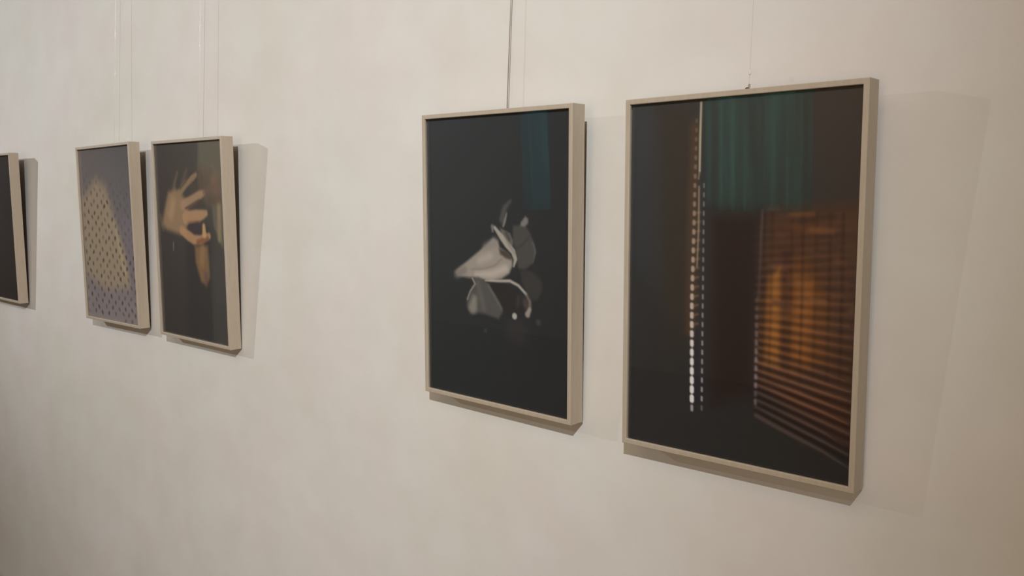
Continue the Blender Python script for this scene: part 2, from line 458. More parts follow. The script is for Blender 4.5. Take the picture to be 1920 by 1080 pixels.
# ------------------------------------------------------------------ printed pictures
ART = {
 1: [
  ('p',[(1.3,204.9),(147.6,120.4),(238.9,153.9),(320.4,300.2),(392.2,433.3),(428.2,545.3),(201.9,570.2),(11.0,515.3),(-2.1,326.4)],(143,130,112),0.88,36),
  ('s',[(301.0,300.5,14.0),(370.7,486.2,26.0)],(158,146,122),0.6,16),
  ('p',[(0.1,583.2),(496.4,581.9),(478.7,717.2),(-23.8,732.3)],(124,117,118),0.8,36),
  ('p',[(355.2,258.5),(470.7,298.4),(487.3,582.6),(422.5,587.1),(398.3,422.7)],(112,105,112),0.7,22),
  ('s',[(70.2,60.3,13.8),(66.9,65.3,10)],(74,65,60),0.09,5.5),
  ('s',[(126.4,61.9,10.5),(123.0,66.9,10)],(74,65,60),0.11,5.5),
  ('s',[(195.9,72.5,14.0),(192.2,77.5,10)],(74,65,60),0.03,5.5),
  ('s',[(254.6,77.8,14.3),(259.2,82.8,10)],(74,65,60),0.03,5.5),
  ('s',[(314.3,83.1,12.5),(310.4,88.1,10)],(74,65,60),0.04,5.5),
  ('s',[(366.2,90.3,14.3),(366.8,95.3,10)],(74,65,60),0.04,5.5),
  ('s',[(433.7,93.7,14.4),(437.8,98.7,10)],(74,65,60),0.05,5.5),
  ('s',[(27.3,76.0,11.0),(28.9,81.0,10)],(74,65,60),0.07,5.5),
  ('s',[(94.4,84.3,11.6),(95.1,89.3,10)],(74,65,60),0.11,5.5),
  ('s',[(155.3,85.5,11.1),(158.5,90.5,10)],(74,65,60),0.09,5.5),
  ('s',[(219.1,93.1,10.9),(218.6,98.1,10)],(74,65,60),0.04,5.5),
  ('s',[(285.1,102.6,14.8),(287.9,107.6,10)],(74,65,60),0.1,5.5),
  ('s',[(336.4,103.8,14.8),(339.7,108.8,10)],(74,65,60),0.07,5.5),
  ('s',[(405.4,111.6,14.1),(402.9,116.6,10)],(74,65,60),0.07,5.5),
  ('s',[(456.4,113.6,11.9),(461.9,118.6,10)],(74,65,60),0.08,5.5),
  ('s',[(63.2,103.8,15.0),(58.6,108.8,10)],(74,65,60),0.17,5.5),
  ('s',[(131.2,110.6,14.9),(131.0,115.6,10)],(74,65,60),0.16,5.5),
  ('s',[(189.7,113.5,12.1),(186.6,118.5,10)],(74,65,60),0.27,5.5),
  ('s',[(256.1,122.1,10.2),(253.1,127.1,10)],(74,65,60),0.09,5.5),
  ('s',[(308.4,125.4,14.3),(304.1,130.4,10)],(74,65,60),0.08,5.5),
  ('s',[(375.6,132.9,15.0),(374.5,137.9,10)],(74,65,60),0.18,5.5),
  ('s',[(429.4,139.3,13.7),(429.3,144.3,10)],(74,65,60),0.11,5.5),
  ('s',[(36.5,121.7,14.9),(42.0,126.7,10)],(74,65,60),0.28,5.5),
  ('s',[(88.2,132.6,10.6),(93.8,137.6,10)],(74,65,60),0.34,5.5),
  ('s',[(153.1,132.9,13.2),(153.9,137.9,10)],(74,65,60),0.36,5.5),
  ('s',[(226.7,138.6,10.0),(231.7,143.6,10)],(74,65,60),0.1,5.5),
  ('s',[(286.8,143.0,14.0),(290.2,148.0,10)],(74,65,60),0.2,5.5),
  ('s',[(341.2,152.9,11.0),(343.3,157.9,10)],(74,65,60),0.16,5.5),
  ('s',[(403.5,157.1,12.4),(403.8,162.1,10)],(74,65,60),0.12,5.5),
  ('s',[(450.1,160.5,12.4),(454.5,165.5,10)],(74,65,60),0.21,5.5),
  ('s',[(55.7,153.9,14.4),(55.9,158.9,10)],(74,65,60),0.38,5.5),
  ('s',[(130.3,160.1,10.3),(134.9,165.1,10)],(74,65,60),0.34,5.5),
  ('s',[(185.9,165.4,12.1),(189.5,170.4,10)],(74,65,60),0.35,5.5),
  ('s',[(255.5,165.9,10.7),(255.5,170.9,10)],(74,65,60),0.18,5.5),
  ('s',[(310.7,175.4,13.6),(304.7,180.4,10)],(74,65,60),0.2,5.5),
  ('s',[(369.9,177.2,13.6),(369.7,182.2,10)],(74,65,60),0.16,5.5),
  ('s',[(423.3,184.0,11.8),(426.5,189.0,10)],(74,65,60),0.33,5.5),
  ('s',[(25.6,173.6,10.7),(20.6,178.6,10)],(74,65,60),0.37,5.5),
  ('s',[(97.7,175.2,14.5),(96.2,180.2,10)],(74,65,60),0.53,5.5),
  ('s',[(154.9,182.9,10.5),(153.7,187.9,10)],(74,65,60),0.7,5.5),
  ('s',[(215.0,187.7,11.6),(212.6,192.7,10)],(74,65,60),0.37,5.5),
  ('s',[(273.7,194.2,14.1),(277.3,199.2,10)],(74,65,60),0.32,5.5),
  ('s',[(345.7,193.5,12.9),(345.6,198.5,10)],(74,65,60),0.28,5.5),
  ('s',[(403.0,201.7,14.8),(398.4,206.7,10)],(74,65,60),0.31,5.5),
  ('s',[(456.6,205.8,13.1),(460.5,210.8,10)],(74,65,60),0.25,5.5),
  ('s',[(53.0,198.7,12.7),(55.3,203.7,10)],(74,65,60),0.66,5.5),
  ('s',[(121.8,208.5,13.1),(117.7,213.5,10)],(74,65,60),0.45,5.5),
  ('s',[(193.1,213.1,14.6),(194.3,218.1,10)],(74,65,60),0.59,5.5),
  ('s',[(244.0,212.4,11.1),(249.1,217.4,10)],(74,65,60),0.86,5.5),
  ('s',[(313.1,215.9,11.2),(310.7,220.9,10)],(74,65,60),0.41,5.5),
  ('s',[(363.7,224.2,13.4),(364.3,229.2,10)],(74,65,60),0.42,5.5),
  ('s',[(422.8,226.5,10.8),(417.9,231.5,10)],(74,65,60),0.21,5.5),
  ('s',[(29.0,221.0,12.5),(24.8,226.0,10)],(74,65,60),0.87,5.5),
  ('s',[(91.7,221.9,10.8),(96.2,226.9,10)],(74,65,60),0.58,5.5),
  ('s',[(153.8,230.3,14.3),(151.7,235.3,10)],(74,65,60),0.64,5.5),
  ('s',[(217.4,230.0,14.4),(211.6,235.0,10)],(74,65,60),0.93,5.5),
  ('s',[(274.8,234.9,14.2),(278.7,239.9,10)],(74,65,60),0.25,5.5),
  ('s',[(339.2,240.9,13.6),(335.4,245.9,10)],(74,65,60),0.39,5.5),
  ('s',[(402.6,246.2,14.6),(407.8,251.2,10)],(74,65,60),0.29,5.5),
  ('s',[(457.5,250.8,12.9),(452.8,255.8,10)],(74,65,60),0.34,5.5),
  ('s',[(62.7,251.5,13.3),(65.0,256.5,10)],(74,65,60),0.75,5.5),
  ('s',[(122.3,256.1,11.8),(117.3,261.1,10)],(74,65,60),0.81,5.5),
  ('s',[(185.7,256.9,13.0),(182.7,261.9,10)],(74,65,60),0.55,5.5),
  ('s',[(241.7,262.3,14.5),(244.1,267.3,10)],(74,65,60),0.51,5.5),
  ('s',[(313.7,266.1,12.5),(307.7,271.1,10)],(74,65,60),0.39,5.5),
  ('s',[(368.3,268.4,10.1),(371.1,273.4,10)],(74,65,60),0.21,5.5),
  ('s',[(424.6,268.7,11.8),(429.3,273.7,10)],(74,65,60),0.37,5.5),
  ('s',[(20.0,265.6,14.4),(25.2,270.6,10)],(74,65,60),0.59,5.5),
  ('s',[(93.3,272.0,13.1),(97.4,277.0,10)],(74,65,60),0.61,5.5),
  ('s',[(155.7,274.6,12.6),(150.1,279.6,10)],(74,65,60),0.58,5.5),
  ('s',[(213.2,282.6,10.7),(216.3,287.6,10)],(74,65,60),0.49,5.5),
  ('s',[(284.1,280.9,10.5),(280.6,285.9,10)],(74,65,60),0.92,5.5),
  ('s',[(339.0,289.2,12.5),(334.4,294.2,10)],(74,65,60),0.28,5.5),
  ('s',[(394.6,293.1,10.8),(391.6,298.1,10)],(74,65,60),0.39,5.5),
  ('s',[(447.6,296.3,11.5),(448.4,301.3,10)],(74,65,60),0.35,5.5),
  ('s',[(51.6,295.0,14.8),(57.0,300.0,10)],(74,65,60),0.79,5.5),
  ('s',[(127.8,297.2,14.5),(130.2,302.2,10)],(74,65,60),0.78,5.5),
  ('s',[(189.2,300.8,11.0),(184.8,305.8,10)],(74,65,60),0.69,5.5),
  ('s',[(246.7,307.0,11.8),(249.6,312.0,10)],(74,65,60),0.87,5.5),
  ('s',[(310.4,306.8,10.8),(307.0,311.8,10)],(74,65,60),0.57,5.5),
  ('s',[(366.9,310.9,13.1),(365.1,315.9,10)],(74,65,60),0.28,5.5),
  ('s',[(425.6,318.8,11.0),(423.8,323.8,10)],(74,65,60),0.42,5.5),
  ('s',[(20.2,317.1,10.7),(14.5,322.1,10)],(74,65,60),0.84,5.5),
  ('s',[(91.2,319.9,10.6),(88.8,324.9,10)],(74,65,60),0.73,5.5),
  ('s',[(157.5,323.4,14.9),(157.9,328.4,10)],(74,65,60),0.54,5.5),
  ('s',[(216.4,327.2,13.0),(219.0,332.2,10)],(74,65,60),0.46,5.5),
  ('s',[(275.1,331.5,10.7),(269.6,336.5,10)],(74,65,60),0.54,5.5),
  ('s',[(333.4,331.9,11.6),(335.0,336.9,10)],(74,65,60),0.54,5.5),
  ('s',[(392.4,336.3,12.7),(397.9,341.3,10)],(74,65,60),0.41,5.5),
  ('s',[(448.9,336.8,12.7),(449.4,341.8,10)],(74,65,60),0.28,5.5),
  ('s',[(55.4,345.5,11.3),(50.1,350.5,10)],(74,65,60),0.69,5.5),
  ('s',[(124.4,345.9,12.4),(121.8,350.9,10)],(74,65,60),0.8,5.5),
  ('s',[(188.4,353.3,11.4),(187.4,358.3,10)],(74,65,60),0.45,5.5),
  ('s',[(244.8,355.8,14.2),(239.6,360.8,10)],(74,65,60),0.67,5.5),
  ('s',[(300.1,355.6,14.6),(297.5,360.6,10)],(74,65,60),0.87,5.5),
  ('s',[(369.9,360.4,11.0),(374.9,365.4,10)],(74,65,60),0.41,5.5),
  ('s',[(428.9,357.6,10.0),(426.4,362.6,10)],(74,65,60),0.32,5.5),
  ('s',[(18.2,364.5,12.9),(13.6,369.5,10)],(74,65,60),0.77,5.5),
  ('s',[(79.8,372.0,10.8),(83.0,377.0,10)],(74,65,60),0.72,5.5),
  ('s',[(149.8,369.8,11.8),(152.9,374.8,10)],(74,65,60),0.71,5.5),
  ('s',[(214.2,371.8,13.1),(210.2,376.8,10)],(74,65,60),0.69,5.5),
  ('s',[(276.7,376.1,12.9),(277.6,381.1,10)],(74,65,60),0.55,5.5),
  ('s',[(340.3,379.2,13.6),(345.8,384.2,10)],(74,65,60),0.68,5.5),
  ('s',[(391.5,379.2,11.6),(389.1,384.2,10)],(74,65,60),0.27,5.5),
  ('s',[(447.1,382.6,11.5),(445.5,387.6,10)],(74,65,60),0.35,5.5),
  ('s',[(58.8,392.7,11.2),(58.1,397.7,10)],(74,65,60),0.82,5.5),
  ('s',[(115.0,393.1,14.0),(110.2,398.1,10)],(74,65,60),0.48,5.5),
  ('s',[(174.0,401.7,12.2),(176.9,406.7,10)],(74,65,60),0.73,5.5),
  ('s',[(249.6,398.8,11.7),(251.8,403.8,10)],(74,65,60),0.45,5.5),
  ('s',[(302.1,404.0,12.9),(301.9,409.0,10)],(74,65,60),0.92,5.5),
  ('s',[(362.3,405.7,12.0),(357.4,410.7,10)],(74,65,60),0.64,5.5),
  ('s',[(418.2,403.1,11.4),(413.8,408.1,10)],(74,65,60),0.31,5.5),
  ('s',[(17.2,416.5,14.4),(18.1,421.5,10)],(74,65,60),0.76,5.5),
  ('s',[(90.6,415.1,11.7),(85.0,420.1,10)],(74,65,60),0.89,5.5),
  ('s',[(150.5,419.9,11.2),(146.8,424.9,10)],(74,65,60),0.69,5.5),
  ('s',[(217.1,419.4,12.1),(216.1,424.4,10)],(74,65,60),0.87,5.5),
  ('s',[(268.3,425.1,10.1),(270.6,430.1,10)],(74,65,60),0.83,5.5),
  ('s',[(332.9,425.8,11.4),(328.6,430.8,10)],(74,65,60),0.63,5.5),
  ('s',[(389.1,427.5,12.8),(391.1,432.5,10)],(74,65,60),0.94,5.5),
  ('s',[(452.6,429.4,14.8),(457.7,434.4,10)],(74,65,60),0.82,5.5),
  ('s',[(43.6,444.8,13.9),(39.5,449.8,10)],(74,65,60),0.86,5.5),
  ('s',[(120.3,444.3,11.4),(115.0,449.3,10)],(74,65,60),0.48,5.5),
  ('s',[(178.6,447.1,13.2),(175.3,452.1,10)],(74,65,60),0.85,5.5),
  ('s',[(236.1,448.0,10.9),(230.1,453.0,10)],(74,65,60),0.55,5.5),
  ('s',[(306.8,446.5,10.1),(306.6,451.5,10)],(74,65,60),0.62,5.5),
  ('s',[(363.0,450.5,13.5),(368.0,455.5,10)],(74,65,60),0.62,5.5),
  ('s',[(422.2,448.8,11.3),(417.4,453.8,10)],(74,65,60),0.88,5.5),
  ('s',[(20.8,465.2,12.1),(24.6,470.2,10)],(74,65,60),0.91,5.5),
  ('s',[(77.7,463.0,10.8),(77.1,468.0,10)],(74,65,60),0.88,5.5),
  ('s',[(147.3,469.1,11.8),(148.1,474.1,10)],(74,65,60),0.57,5.5),
  ('s',[(212.6,466.2,10.0),(211.3,471.2,10)],(74,65,60),0.73,5.5),
  ('s',[(277.2,467.4,14.6),(281.0,472.4,10)],(74,65,60),0.53,5.5),
  ('s',[(335.4,473.1,14.8),(337.7,478.1,10)],(74,65,60),0.65,5.5),
  ('s',[(391.5,472.5,13.1),(387.7,477.5,10)],(74,65,60),0.89,5.5),
  ('s',[(449.4,469.9,11.5),(444.4,474.9,10)],(74,65,60),0.68,5.5),
  ('s',[(46.1,492.7,11.0),(51.8,497.7,10)],(74,65,60),0.93,5.5),
  ('s',[(109.2,494.2,11.7),(103.6,499.2,10)],(74,65,60),0.56,5.5),
  ('s',[(181.1,492.7,12.6),(176.6,497.7,10)],(74,65,60),0.54,5.5),
  ('s',[(238.7,494.3,14.1),(238.1,499.3,10)],(74,65,60),0.61,5.5),
  ('s',[(306.5,496.1,13.8),(310.2,501.1,10)],(74,65,60),0.69,5.5),
  ('s',[(358.3,493.5,13.3),(361.3,498.5,10)],(74,65,60),0.9,5.5),
  ('s',[(424.2,496.6,12.4),(429.8,501.6,10)],(74,65,60),0.49,5.5),
  ('s',[(17.2,511.5,11.4),(16.4,516.5,10)],(74,65,60),0.8,5.5),
  ('s',[(74.3,515.4,10.3),(79.0,520.4,10)],(74,65,60),0.55,5.5),
  ('s',[(150.6,511.1,12.5),(147.7,516.1,10)],(74,65,60),0.84,5.5),
  ('s',[(212.9,512.5,10.3),(215.7,517.5,10)],(74,65,60),0.66,5.5),
  ('s',[(269.2,515.0,11.8),(270.1,520.0,10)],(74,65,60),0.64,5.5),
  ('s',[(326.4,516.7,14.9),(329.6,521.7,10)],(74,65,60),0.81,5.5),
  ('s',[(395.2,516.7,11.8),(398.8,521.7,10)],(74,65,60),0.5,5.5),
  ('s',[(451.0,515.5,13.1),(451.2,520.5,10)],(74,65,60),0.84,5.5),
  ('s',[(50.6,541.9,12.8),(55.7,546.9,10)],(74,65,60),0.86,5.5),
  ('s',[(117.4,541.2,11.3),(120.2,546.2,10)],(74,65,60),0.81,5.5),
  ('s',[(182.5,538.3,10.1),(180.6,543.3,10)],(74,65,60),0.58,5.5),
  ('s',[(238.0,538.4,13.1),(237.1,543.4,10)],(74,65,60),0.58,5.5),
  ('s',[(294.9,542.5,10.5),(299.2,547.5,10)],(74,65,60),0.59,5.5),
  ('s',[(365.1,539.3,11.9),(368.4,544.3,10)],(74,65,60),0.71,5.5),
  ('s',[(417.1,545.1,10.8),(421.3,550.1,10)],(74,65,60),0.71,5.5),
  ('s',[(12.8,564.3,11.7),(10.7,569.3,10)],(74,65,60),0.76,5.5),
  ('s',[(77.0,565.2,11.7),(73.7,570.2,10)],(74,65,60),0.75,5.5),
  ('s',[(144.9,566.1,14.7),(144.0,571.1,10)],(74,65,60),0.67,5.5),
  ('s',[(209.5,562.8,12.9),(208.3,567.8,10)],(74,65,60),0.88,5.5),
  ('s',[(274.1,564.7,13.7),(278.8,569.7,10)],(74,65,60),0.58,5.5),
  ('s',[(335.6,560.8,10.5),(335.6,565.8,10)],(74,65,60),0.53,5.5),
  ('s',[(385.7,564.2,10.7),(384.4,569.2,10)],(74,65,60),0.63,5.5),
  ('s',[(452.2,560.2,12.5),(451.8,565.2,10)],(74,65,60),0.53,5.5),
  ('s',[(46.4,591.4,13.2),(47.2,596.4,10)],(74,65,60),0.92,5.5),
  ('s',[(106.3,592.9,12.2),(107.9,597.9,10)],(74,65,60),0.51,5.5),
  ('s',[(168.9,586.9,12.7),(165.8,591.9,10)],(74,65,60),0.85,5.5),
  ('s',[(232.9,590.2,14.5),(235.2,595.2,10)],(74,65,60),0.91,5.5),
  ('s',[(302.6,590.7,10.2),(302.7,595.7,10)],(74,65,60),0.6,5.5),
  ('s',[(357.6,590.0,13.7),(354.0,595.0,10)],(74,65,60),0.54,5.5),
  ('s',[(411.5,590.2,14.1),(406.6,595.2,10)],(74,65,60),0.52,5.5),
  ('s',[(11.5,615.2,13.3),(6.2,620.2,10)],(74,65,60),0.45,5.5),
  ('s',[(84.1,612.2,14.0),(88.1,617.2,10)],(74,65,60),0.63,5.5),
  ('s',[(145.1,611.9,10.3),(145.6,616.9,10)],(74,65,60),0.91,5.5),
  ('s',[(206.4,612.6,10.3),(205.4,617.6,10)],(74,65,60),0.7,5.5),
  ('s',[(268.3,612.6,12.5),(269.1,617.6,10)],(74,65,60),0.71,5.5),
  ('s',[(330.6,610.2,12.0),(328.0,615.2,10)],(74,65,60),0.88,5.5),
  ('s',[(385.6,611.0,11.4),(391.5,616.0,10)],(74,65,60),0.56,5.5),
  ('s',[(444.6,608.2,14.4),(447.3,613.2,10)],(74,65,60),0.58,5.5),
  ('s',[(47.5,635.9,11.3),(50.6,640.9,10)],(74,65,60),0.58,5.5),
  ('s',[(105.8,640.1,12.8),(109.6,645.1,10)],(74,65,60),0.88,5.5),
  ('s',[(180.0,633.6,12.0),(179.4,638.6,10)],(74,65,60),0.59,5.5),
  ('s',[(241.0,635.2,14.6),(235.9,640.2,10)],(74,65,60),0.67,5.5),
  ('s',[(298.8,637.4,12.4),(303.6,642.4,10)],(74,65,60),0.6,5.5),
  ('s',[(355.8,632.9,10.9),(355.7,637.9,10)],(74,65,60),0.82,5.5),
  ('s',[(412.1,634.4,12.2),(417.9,639.4,10)],(74,65,60),0.7,5.5),
  ('s',[(5.8,663.8,14.1),(11.6,668.8,10)],(74,65,60),0.48,5.5),
  ('s',[(75.0,658.3,10.8),(74.6,663.3,10)],(74,65,60),0.84,5.5),
  ('s',[(135.4,662.1,14.2),(141.0,667.1,10)],(74,65,60),0.83,5.5),
  ('s',[(200.3,660.4,12.9),(197.6,665.4,10)],(74,65,60),0.85,5.5),
  ('s',[(264.0,660.1,14.4),(262.8,665.1,10)],(74,65,60),0.52,5.5),
  ('s',[(331.5,653.9,10.6),(336.1,658.9,10)],(74,65,60),0.57,5.5),
  ('s',[(383.6,655.1,13.6),(379.9,660.1,10)],(74,65,60),0.61,5.5),
  ('s',[(439.3,653.5,13.7),(441.0,658.5,10)],(74,65,60),0.75,5.5),
  ('s',[(352.7,680.8,12.7),(349.2,685.8,10)],(74,65,60),0.57,5.5),
  ('s',[(409.7,679.7,14.1),(406.6,684.7,10)],(74,65,60),0.58,5.5),
  ('s',[(467.6,680.1,13.7),(463.8,685.1,10)],(74,65,60),0.86,5.5),
 ],
 2: [
  ('p',[(312.2,-10.5),(459.5,-4.6),(450.6,366.2),(393.7,286.1),(375.0,130.3),(302.6,92.3)],(100,96,86),0.85,9),  # pale band reflected in the glass, painted into the print
  ('p',[(201.4,300.4),(377.6,295.1),(373.8,733.9),(175.3,759.8)],(57,56,56),0.45,30),  # darker reflection band, likewise painted in
  ('p',[(297.1,79.8),(378.2,93.6),(440.1,114.7),(432.0,211.7),(367.0,220.6),(312.2,187.9),(299.7,142.1)],(98,86,76),0.75,16),
  ('s',[(407.1,130.5,37.2),(426.1,187.4,37.2)],(120,102,86),0.6,16),
  ('s',[(431.3,219.8,22.3),(426.3,326.2,21.1)],(138,124,96),0.75,12),
  ('s',[(121.5,180.2,18.6),(134.5,141.2,17.4),(158.2,102.7,11.2)],(104,92,80),0.8,8),
  ('s',[(176.2,171.4,21.1),(197.6,133.1,21.1),(223.2,95.2,13.6)],(98,88,80),0.7,9),
  ('p',[(85.8,171.5),(141.5,160.7),(184.2,180.0),(221.1,205.4),(223.9,239.5),(218.4,278.1),(197.5,313.1),(161.4,319.4),(103.4,310.8),(62.4,305.0),(26.7,287.3),(57.0,224.5)],(140,118,95),0.92,15),
  ('s',[(35.2,296.0,24.8),(20.1,260.6,18.6)],(110,96,78),0.7,14),
  ('s',[(95.9,250.3,37.2),(118.8,206.3,31.0)],(158,135,108),0.6,18),
  ('s',[(157.5,180.1,27.3),(214.1,143.8,26.0),(263.5,123.1,23.6),(287.4,112.0,16.1)],(132,112,92),0.92,6),
  ('s',[(173.0,158.6,7.4),(224.2,129.0,6.2),(261.0,104.2,6.2)],(74,66,62),0.75,6),
  ('s',[(289.4,163.0,31.0),(264.7,154.5,37.2)],(84,75,69),0.7,12),
  ('s',[(189.4,216.4,37.2),(260.6,198.7,38.4),(308.8,179.6,29.8),(336.8,173.3,18.6)],(148,124,102),0.92,7),
  ('s',[(205.9,226.9,6.2),(259.0,215.6,16.1),(302.3,204.7,21.1)],(84,72,68),0.85,6),
  ('s',[(202.8,259.1,44.6),(281.0,253.3,45.9),(323.6,246.2,32.2),(344.7,241.7,22.3)],(156,127,100),0.94,7),
  ('s',[(218.7,275.9,8.7),(296.3,269.8,8.7)],(128,96,76),0.7,6),
  ('s',[(234.2,294.8,31.0),(285.9,291.2,37.2),(293.8,297.3,24.8)],(72,66,68),0.95,8),
  ('s',[(171.7,305.2,31.0),(214.3,321.1,37.2),(256.3,334.6,34.7),(298.9,333.0,31.0),(358.4,318.3,22.3)],(158,127,98),0.93,7),
  ('s',[(281.2,342.2,18.6),(349.4,326.9,16.1)],(118,82,66),0.8,8),
  ('s',[(326.6,285.8,18.6),(327.5,313.1,27.3)],(168,138,104),0.95,6),
  ('s',[(106.6,351.3,7.4),(104.1,375.7,6.2)],(112,110,112),0.8,6),
  ('p',[(259.2,356.3),(347.0,352.6),(351.0,404.8),(353.2,457.2),(326.2,489.9),(292.4,476.8),(260.9,414.1)],(122,99,76),0.9,12),
  ('s',[(311.5,362.9,31.0),(302.7,411.8,27.3)],(138,112,86),0.7,14),
  ('s',[(329.4,454.3,24.8),(325.2,481.1,18.6)],(92,76,76),0.6,14),
  ('s',[(437.1,150.9,37.2),(372.1,163.0,31.0),(338.6,171.3,18.6)],(104,88,80),0.7,9),
  ('s',[(434.0,187.3,31.0),(368.8,200.0,24.8)],(92,78,72),0.6,10),
  ('s',[(432.3,114.6,28.5),(395.3,81.7,18.6)],(110,98,86),0.5,12),
  ('p',[(361.8,385.7),(457.2,363.2),(471.2,692.6),(358.8,706.4)],(74,72,70),0.7,14),  # paler lower band of the painted reflection
 ],
 3: [
  ('p',[(271.4,476.0),(315.1,467.8),(338.8,490.1),(329.4,523.2),(295.8,527.4),(266.4,509.3)],(56,54,54),0.7,18),
  ('p',[(315.1,354.5),(348.0,355.8),(375.6,371.2),(381.1,394.9),(366.6,420.5),(343.4,419.1),(319.9,385.9)],(61,59,58),0.9,7),
  ('p',[(291.4,253.9),(329.2,251.0),(345.5,272.9),(357.1,294.7),(360.3,313.5),(350.2,338.3),(329.3,351.8),(308.0,351.5),(300.9,316.7),(291.3,289.0)],(72,71,70),0.95,5),
  ('s',[(351.5,289.8,4.2),(359.9,310.1,5.0),(352.6,334.7,3.4)],(92,90,88),0.7,4),
  ('s',[(296.1,306.4,4.2),(319.9,298.2,4.2),(338.6,280.0,3.4)],(58,57,57),0.7,5),
  ('p',[(315.1,246.2),(329.2,232.0),(337.6,237.0),(337.6,247.3),(326.9,254.9),(315.1,253.9)],(120,116,112),0.85,4),
  ('s',[(282.8,197.5,6.7),(264.9,214.2,14.3),(256.5,240.9,17.6)],(80,79,78),0.8,6),
  ('s',[(271.2,226.4,3.4),(265.3,244.2,7.6),(260.4,255.6,5.9)],(118,113,110),0.85,3),
  ('p',[(250.0,260.6),(281.7,271.8),(291.3,289.0),(290.3,306.7),(276.8,307.4),(257.3,287.0)],(98,95,92),0.9,4),
  ('s',[(269.6,272.3,6.7),(279.3,286.0,7.6)],(66,64,64),0.8,5),
  ('p',[(98.3,372.8),(106.6,364.7),(139.2,344.7),(181.5,317.6),(209.8,298.0),(227.5,284.6),(242.5,291.2),(248.3,305.9),(274.3,318.1),(288.3,331.5),(288.8,347.4),(279.1,364.8),(254.5,379.4),(221.9,386.9),(180.9,384.8),(138.8,383.5),(106.4,382.8)],(136,129,122),1,5),
  ('s',[(103.7,378.1,19.3),(128.2,367.0,19.3)],(110,107,105),0.8,9),
  ('s',[(133.4,383.5,3.4),(180.9,386.3,4.2),(221.9,388.4,3.4)],(95,92,90),0.6,4),
  ('s',[(202.1,307.4,16.8),(232.5,295.2,21.0)],(122,117,113),0.7,10),
  ('s',[(154.9,363.4,3.8),(196.6,359.5,4.2),(232.2,349.9,4.6),(254.7,333.5,5.0)],(118,111,106),0.75,4),
  ('s',[(170.6,375.2,10.9),(227.1,369.5,16.8),(266.9,354.2,16.8)],(164,156,149),0.8,8),
  ('s',[(181.3,341.4,15.1),(217.2,328.4,16.8)],(156,148,142),0.7,9),
  ('p',[(246.4,308.2),(271.9,314.7),(287.4,328.7),(284.0,333.5),(267.0,329.9),(249.8,321.2)],(66,61,56),0.9,5),
  ('s',[(225.2,257.8,9.2),(226.1,268.5,5.9)],(112,110,108),0.9,4),
  ('s',[(232.7,260.1,7.6),(254.9,281.7,14.3),(271.9,298.7,15.1),(291.3,313.7,14.3),(298.9,330.9,10.9),(293.6,347.1,5.0)],(148,143,134),0.95,3),
  ('s',[(267.1,283.0,3.4),(279.2,300.2,4.2),(298.9,320.3,2.5)],(112,108,104),0.7,4),
  ('p',[(154.7,383.0),(178.3,380.6),(206.6,391.0),(224.3,407.8),(246.8,427.7),(259.1,455.6),(244.1,475.3),(203.5,468.5),(180.2,467.2),(153.8,472.8),(139.0,461.9),(137.1,437.6),(151.8,413.8),(164.1,398.0)],(80,78,76),0.95,6),
  ('s',[(158.2,456.3,27.7),(163.7,435.2,18.5)],(124,120,112),0.85,9),
  ('s',[(175.6,397.1,12.6),(188.3,433.0,16.8),(195.9,454.5,12.6)],(92,90,87),0.7,8),
  ('s',[(157.3,385.5,4.2),(166.2,397.8,4.2),(149.1,417.8,3.8),(139.3,437.4,3.4)],(140,136,130),0.85,3),
  ('s',[(212.7,397.8,5.9),(231.8,421.8,5.0),(254.2,448.8,4.2)],(112,109,106),0.5,6),
  ('p',[(212.7,391.3),(247.0,389.3),(295.9,401.9),(315.1,428.7),(295.9,459.1),(271.5,465.2),(256.7,444.9),(234.4,417.9)],(49,48,47),0.95,5),
  ('s',[(307.9,418.7,9.2),(305.5,436.7,8.4)],(66,63,62),0.7,7),
  ('s',[(201.5,387.0,3.4),(242.0,385.4,6.3),(281.5,382.4,7.1),(308.0,391.0,6.7),(331.7,408.8,6.3)],(160,154,146),0.9,3),
  ('s',[(331.7,408.8,5.0),(343.4,426.1,7.6),(342.5,443.8,10.9)],(112,104,98),0.9,5),
  ('s',[(329.3,427.4,14.3),(331.7,436.0,12.6)],(84,71,66),0.8,9),
  ('s',[(336.4,454.9,15.1),(342.5,443.8,9.2)],(140,133,124),0.9,4),
  ('s',[(295.9,463.4,15),(295.9,463.4,15)],(158,157,152),0.95,3),
  ('s',[(200.7,508.1,9),(200.7,508.1,9)],(74,74,74),0.6,5),
  ('s',[(369.0,469.8,12),(369.0,469.8,12)],(80,77,75),0.6,7),
 ],
 4: [
  ('p',[(58.2,2.1),(141.6,8.2),(151.6,463.2),(80.1,536.0)],(50,44,38),0.7,30),
  ('p',[(180.5,214.8),(283.5,213.9),(279.5,549.5),(189.3,584.0)],(39,30,28),0.8,30),
  ('p',[(189.3,584.0),(277.9,569.9),(460.8,677.3),(4.7,670.1),(-0.2,325.2),(127.4,444.7)],(41,40,39),0.5,30),
  ('p',[(299.0,213.7),(469.5,194.4),(467.2,484.1),(463.1,615.3),(371.2,584.2),(291.6,527.6),(288.6,281.5)],(72,48,36),0.8,24),
  ('p',[(293.3,369.0),(361.5,288.1),(421.2,359.4),(415.9,472.1),(348.5,500.0),(290.7,497.8)],(98,62,34),0.65,22),
  ('p',[(302.5,329.4),(324.3,308.9),(328.0,492.9),(300.9,486.5)],(138,92,46),0.75,9),
  ('p',[(352.9,326.4),(387.2,333.8),(382.7,485.8),(351.6,470.5)],(126,80,42),0.65,12),
  ('p',[(397.9,231.2),(459.5,212.2),(460.6,429.6),(414.5,434.6)],(72,54,46),0.4,20),
  ('p',[(326.5,280.0),(342.4,279.4),(342.5,500.8),(328.3,502.7)],(52,36,34),0.6,7),
